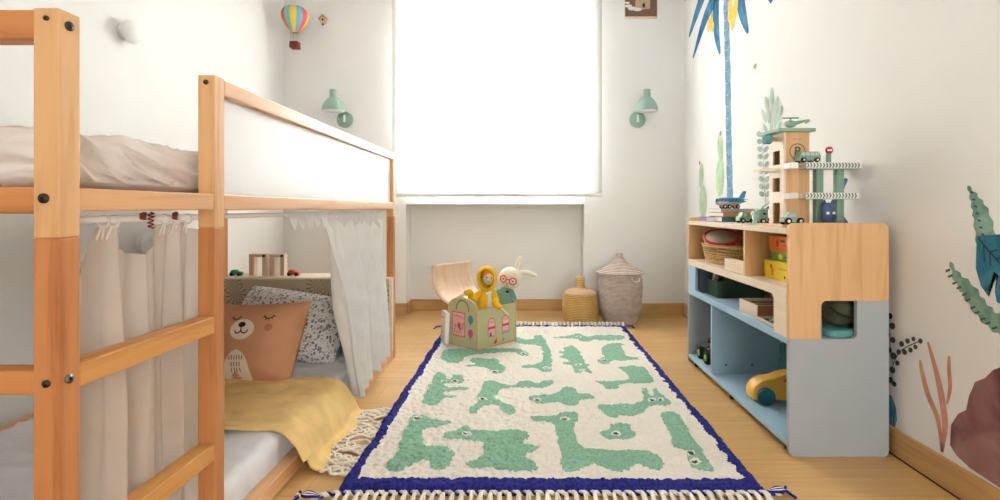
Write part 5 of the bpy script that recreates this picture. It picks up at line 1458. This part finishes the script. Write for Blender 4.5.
decal(m, 'palm_tree_sticker', [palm_b, palm_d, line_w, ban], 'tall blue palm tree sticker with yellow fruit on the right wall', (728, 100))
m = MB(); leafblob(m, w0, 755, 67, 1.5, 2.6, -.3); m.m(1); leafblob(m, w1, 756, 65, 1, 1.4, .6)
decal(m, 'bee_sticker', [col('bee_gold', (196, 160, 90)), col('bee_brown', (150, 120, 80))], 'tiny golden bee sticker to the right of the palm trunk', (755, 66))
cac = water('cactus_green', (172, 200, 160), (206, 222, 194), 12); pkm = col('cactus_flower', (206, 120, 120), .8)
m = MB(); leafblob(m, w0, 703, 203, 3.6, 18); leafblob(m, w1, 701.5, 176, 2.4, 13, .05); m.m(1); leafblob(m, w1, 700, 163, .7, 2.5)
decal(m, 'cactus_sticker', [cac, pkm], 'slim pale green cactus sticker nearest the window', (702, 190))
m = MB(); leafblob(m, w0, 720, 178, 4.2, 19); leafblob(m, w1, 720.6, 147, 2.8, 15, -.05); m.m(1); leafblob(m, w1, 721, 133, 1.0, 2.6)
decal(m, 'cactus_sticker', [cac, pkm], 'pale green cactus sticker with a pink tip left of the palm trunk', (720, 165))
mint = water('mint_leaf', (160, 190, 176), (200, 218, 206), 14)
m = MB(); px_stroke(m, w0, [(772, 88), (772, 110), (773, 150), (772, 200)], .006)
for k, (x, y, rx, ry, tl) in enumerate(((772, 96, 1.8, 9, 0), (767, 104, 1.7, 8, -.15), (777, 104, 1.7, 8, .15), (764.5, 116, 1.7, 8, -.3), (780, 114, 1.7, 8, .3), (769, 116, 1.6, 8, -.1), (776, 120, 1.6, 8, .15), (766, 130, 1.7, 8, -.35), (779, 130, 1.7, 8, .3), (771, 132, 1.6, 8, 0))):
    leafblob(m, w1, x, y, rx, ry, tl)
decal(m, 'leafy_cactus_sticker', [mint], 'mint green many-leaved plant sticker behind the toy garage', (772, 120))
gl = water('grey_leaf', (140, 160, 150), (190, 204, 196), 14)
m = MB(); px_stroke(m, w0, [(762, 128), (763, 150), (764, 180), (766, 204)], .003)
for k in range(9):
    for s_ in (-1, 1): leafblob(m, w1, 762.6 + .35 * k + s_ * 3.2, 134 + 7.5 * k, 2.3, 3.2, s_ * .7)
decal(m, 'branch_sticker', [gl], 'grey-green leafy twig sticker just left of the toy garage', (763, 160))
kelp = water('kelp_green', (96, 136, 124), (150, 184, 168), 20); kd = col('kelp_notch', (60, 92, 84), .8)
m = MB()
P = spline([(*wp(*p), 0) for p in ((968, 186), (975, 200), (981, 215), (986, 240), (990, 262))], 8)
m.stroke(w0, [(p.x, p.y) for p in P], [.002 + .030 * math.sin(PI * min(.5, .6 * i / (len(P) - 1))) + .003 * math.sin(i * 1.4) for i in range(len(P))])
m.m(1)
for k in range(9):
    y = 192 + 7 * k; x = 970 + .26 * (y - 190); m.stroke(w1, [wp(x, y), wp(x + 3.2, y + 1)], .0028)
decal(m, 'kelp_sticker', [kelp, kd], 'upright green kelp sticker rising from behind the teal leaf', (980, 215))
m = MB()
P = spline([(*wp(*p), 0) for p in ((950, 262), (957, 277), (968, 290), (978, 305), (990, 318), (1004, 328))], 8)
m.stroke(w0, [(p.x, p.y) for p in P], [.002 + .024 * math.sin(PI * min(.5, .9 * i / (len(P) - 1))) + .004 * math.sin(i * 1.1) for i in range(len(P))])
m.m(1)
for k in range(11):
    t_ = k / 10; a = P[int(3 + t_ * (len(P) - 6))]; m.stroke(w1, [(a.x + .024, a.y - .014), (a.x + .008, a.y - .006)], .003)
decal(m, 'kelp_sticker', [kelp, kd], 'slanting green kelp sticker below the teal leaf', (972, 296))
tealf = water('teal_leaf', (40, 100, 128), (76, 140, 160), 14); vein = col('leaf_vein', (24, 62, 84), .8)
m = MB(); m.mark(w1, [wp(*p) for p in ((977, 236), (990, 235), (1004, 234), (1018, 240), (1024, 262), (1014, 292), (1008, 300), (1003, 305), (997, 302), (995, 292), (999, 276), (994, 272), (990, 286), (989, 297), (981, 286), (976, 268))], 4)
m.m(1)
for pts in ([(979, 238), (990, 252), (1003, 266), (1014, 278)], [(984, 245), (985, 262)], [(990, 252), (991, 266)], [(990, 252), (998, 250)], [(997, 259), (1008, 256)]):
    m.stroke(w2, [wp(*p) for p in pts], .0022)
decal(m, 'leaf_sticker', [tealf, vein], 'large dark teal leaf sticker at the right edge of the wall', (992, 268))
dl = col('dark_leaf', (62, 78, 78), .8)
m = MB(); px_stroke(m, w0, [(892, 385), (893, 365), (902, 350), (922, 340)], .0016); px_stroke(m, w0, [(893, 365), (890, 345), (889, 315)], .0016)
for x, y, r in ((890, 316, 2.6), (892.5, 326, 2.8), (888, 334, 2.4), (893, 340, 2.6), (889.5, 350, 2.4), (894, 356, 3), (899, 352, 2.2), (902, 344, 2.4), (905, 352, 2.4), (908, 341, 2.2), (911, 350, 2.2), (914, 339, 2), (916, 347, 2), (921, 341, 2.2), (893, 370, 2.8), (898, 363, 2.2), (891, 380, 2.6), (895, 384, 2.2)):
    leafblob(m, w1, x, y, r, r * 1.25, .4)
decal(m, 'leaf_twig_sticker', [dl], 'dark grey small-leaved twig sticker beside the shelf end', (900, 350))
m = MB(); m.mark(w0, [wp(*p) for p in ((885, 392), (892, 396), (896, 408), (897, 420), (894, 431), (885, 434))], 3); m.m(1)
m.stroke(w1, [wp(888, 400), wp(893, 412), wp(894, 428)], .0014)
decal(m, 'shell_sticker', [water('shell_blue', (70, 140, 170), (130, 180, 196), 16), vein], 'blue shell sticker low on the wall right behind the shelf', (892, 415))
coral = water('coral_pink', (204, 140, 124), (224, 172, 152), 12)
m = MB()
for pts, wd in (([(942, 452), (938, 420), (928, 395), (922, 372), (920, 360)], .008), ([(942, 452), (945, 425), (942, 400), (937, 375), (928, 342)], .010), ([(947, 404), (950, 388), (949, 370), (949, 356)], .005)):
    PP = spline([(*wp(*p), 0) for p in pts], 8); k = len(PP)
    m.stroke(w0, [(p.x, p.y) for p in PP], [.0025 + wd * math.sin(PI * (.08 + .84 * i / (k - 1))) for i in range(k)])
decal(m, 'coral_sticker', [coral], 'pink three-stranded coral sticker above the baseboard', (940, 400))
m = MB(); m.mark(w0, [wp(*p) for p in ((1000, 488), (985, 478), (970, 468), (957, 456), (950, 445), (951, 425), (958, 414), (966, 410), (969, 396), (975, 382), (985, 378), (993, 370), (1004, 366), (1020, 372), (1034, 392), (1040, 430), (1036, 488), (1024, 496))], 6)
decal(m, 'rock_sticker', [water('rock_mauve', (120, 78, 80), (176, 132, 126), 7)], 'large mauve rock sticker at the bottom right of the wall', (985, 430))
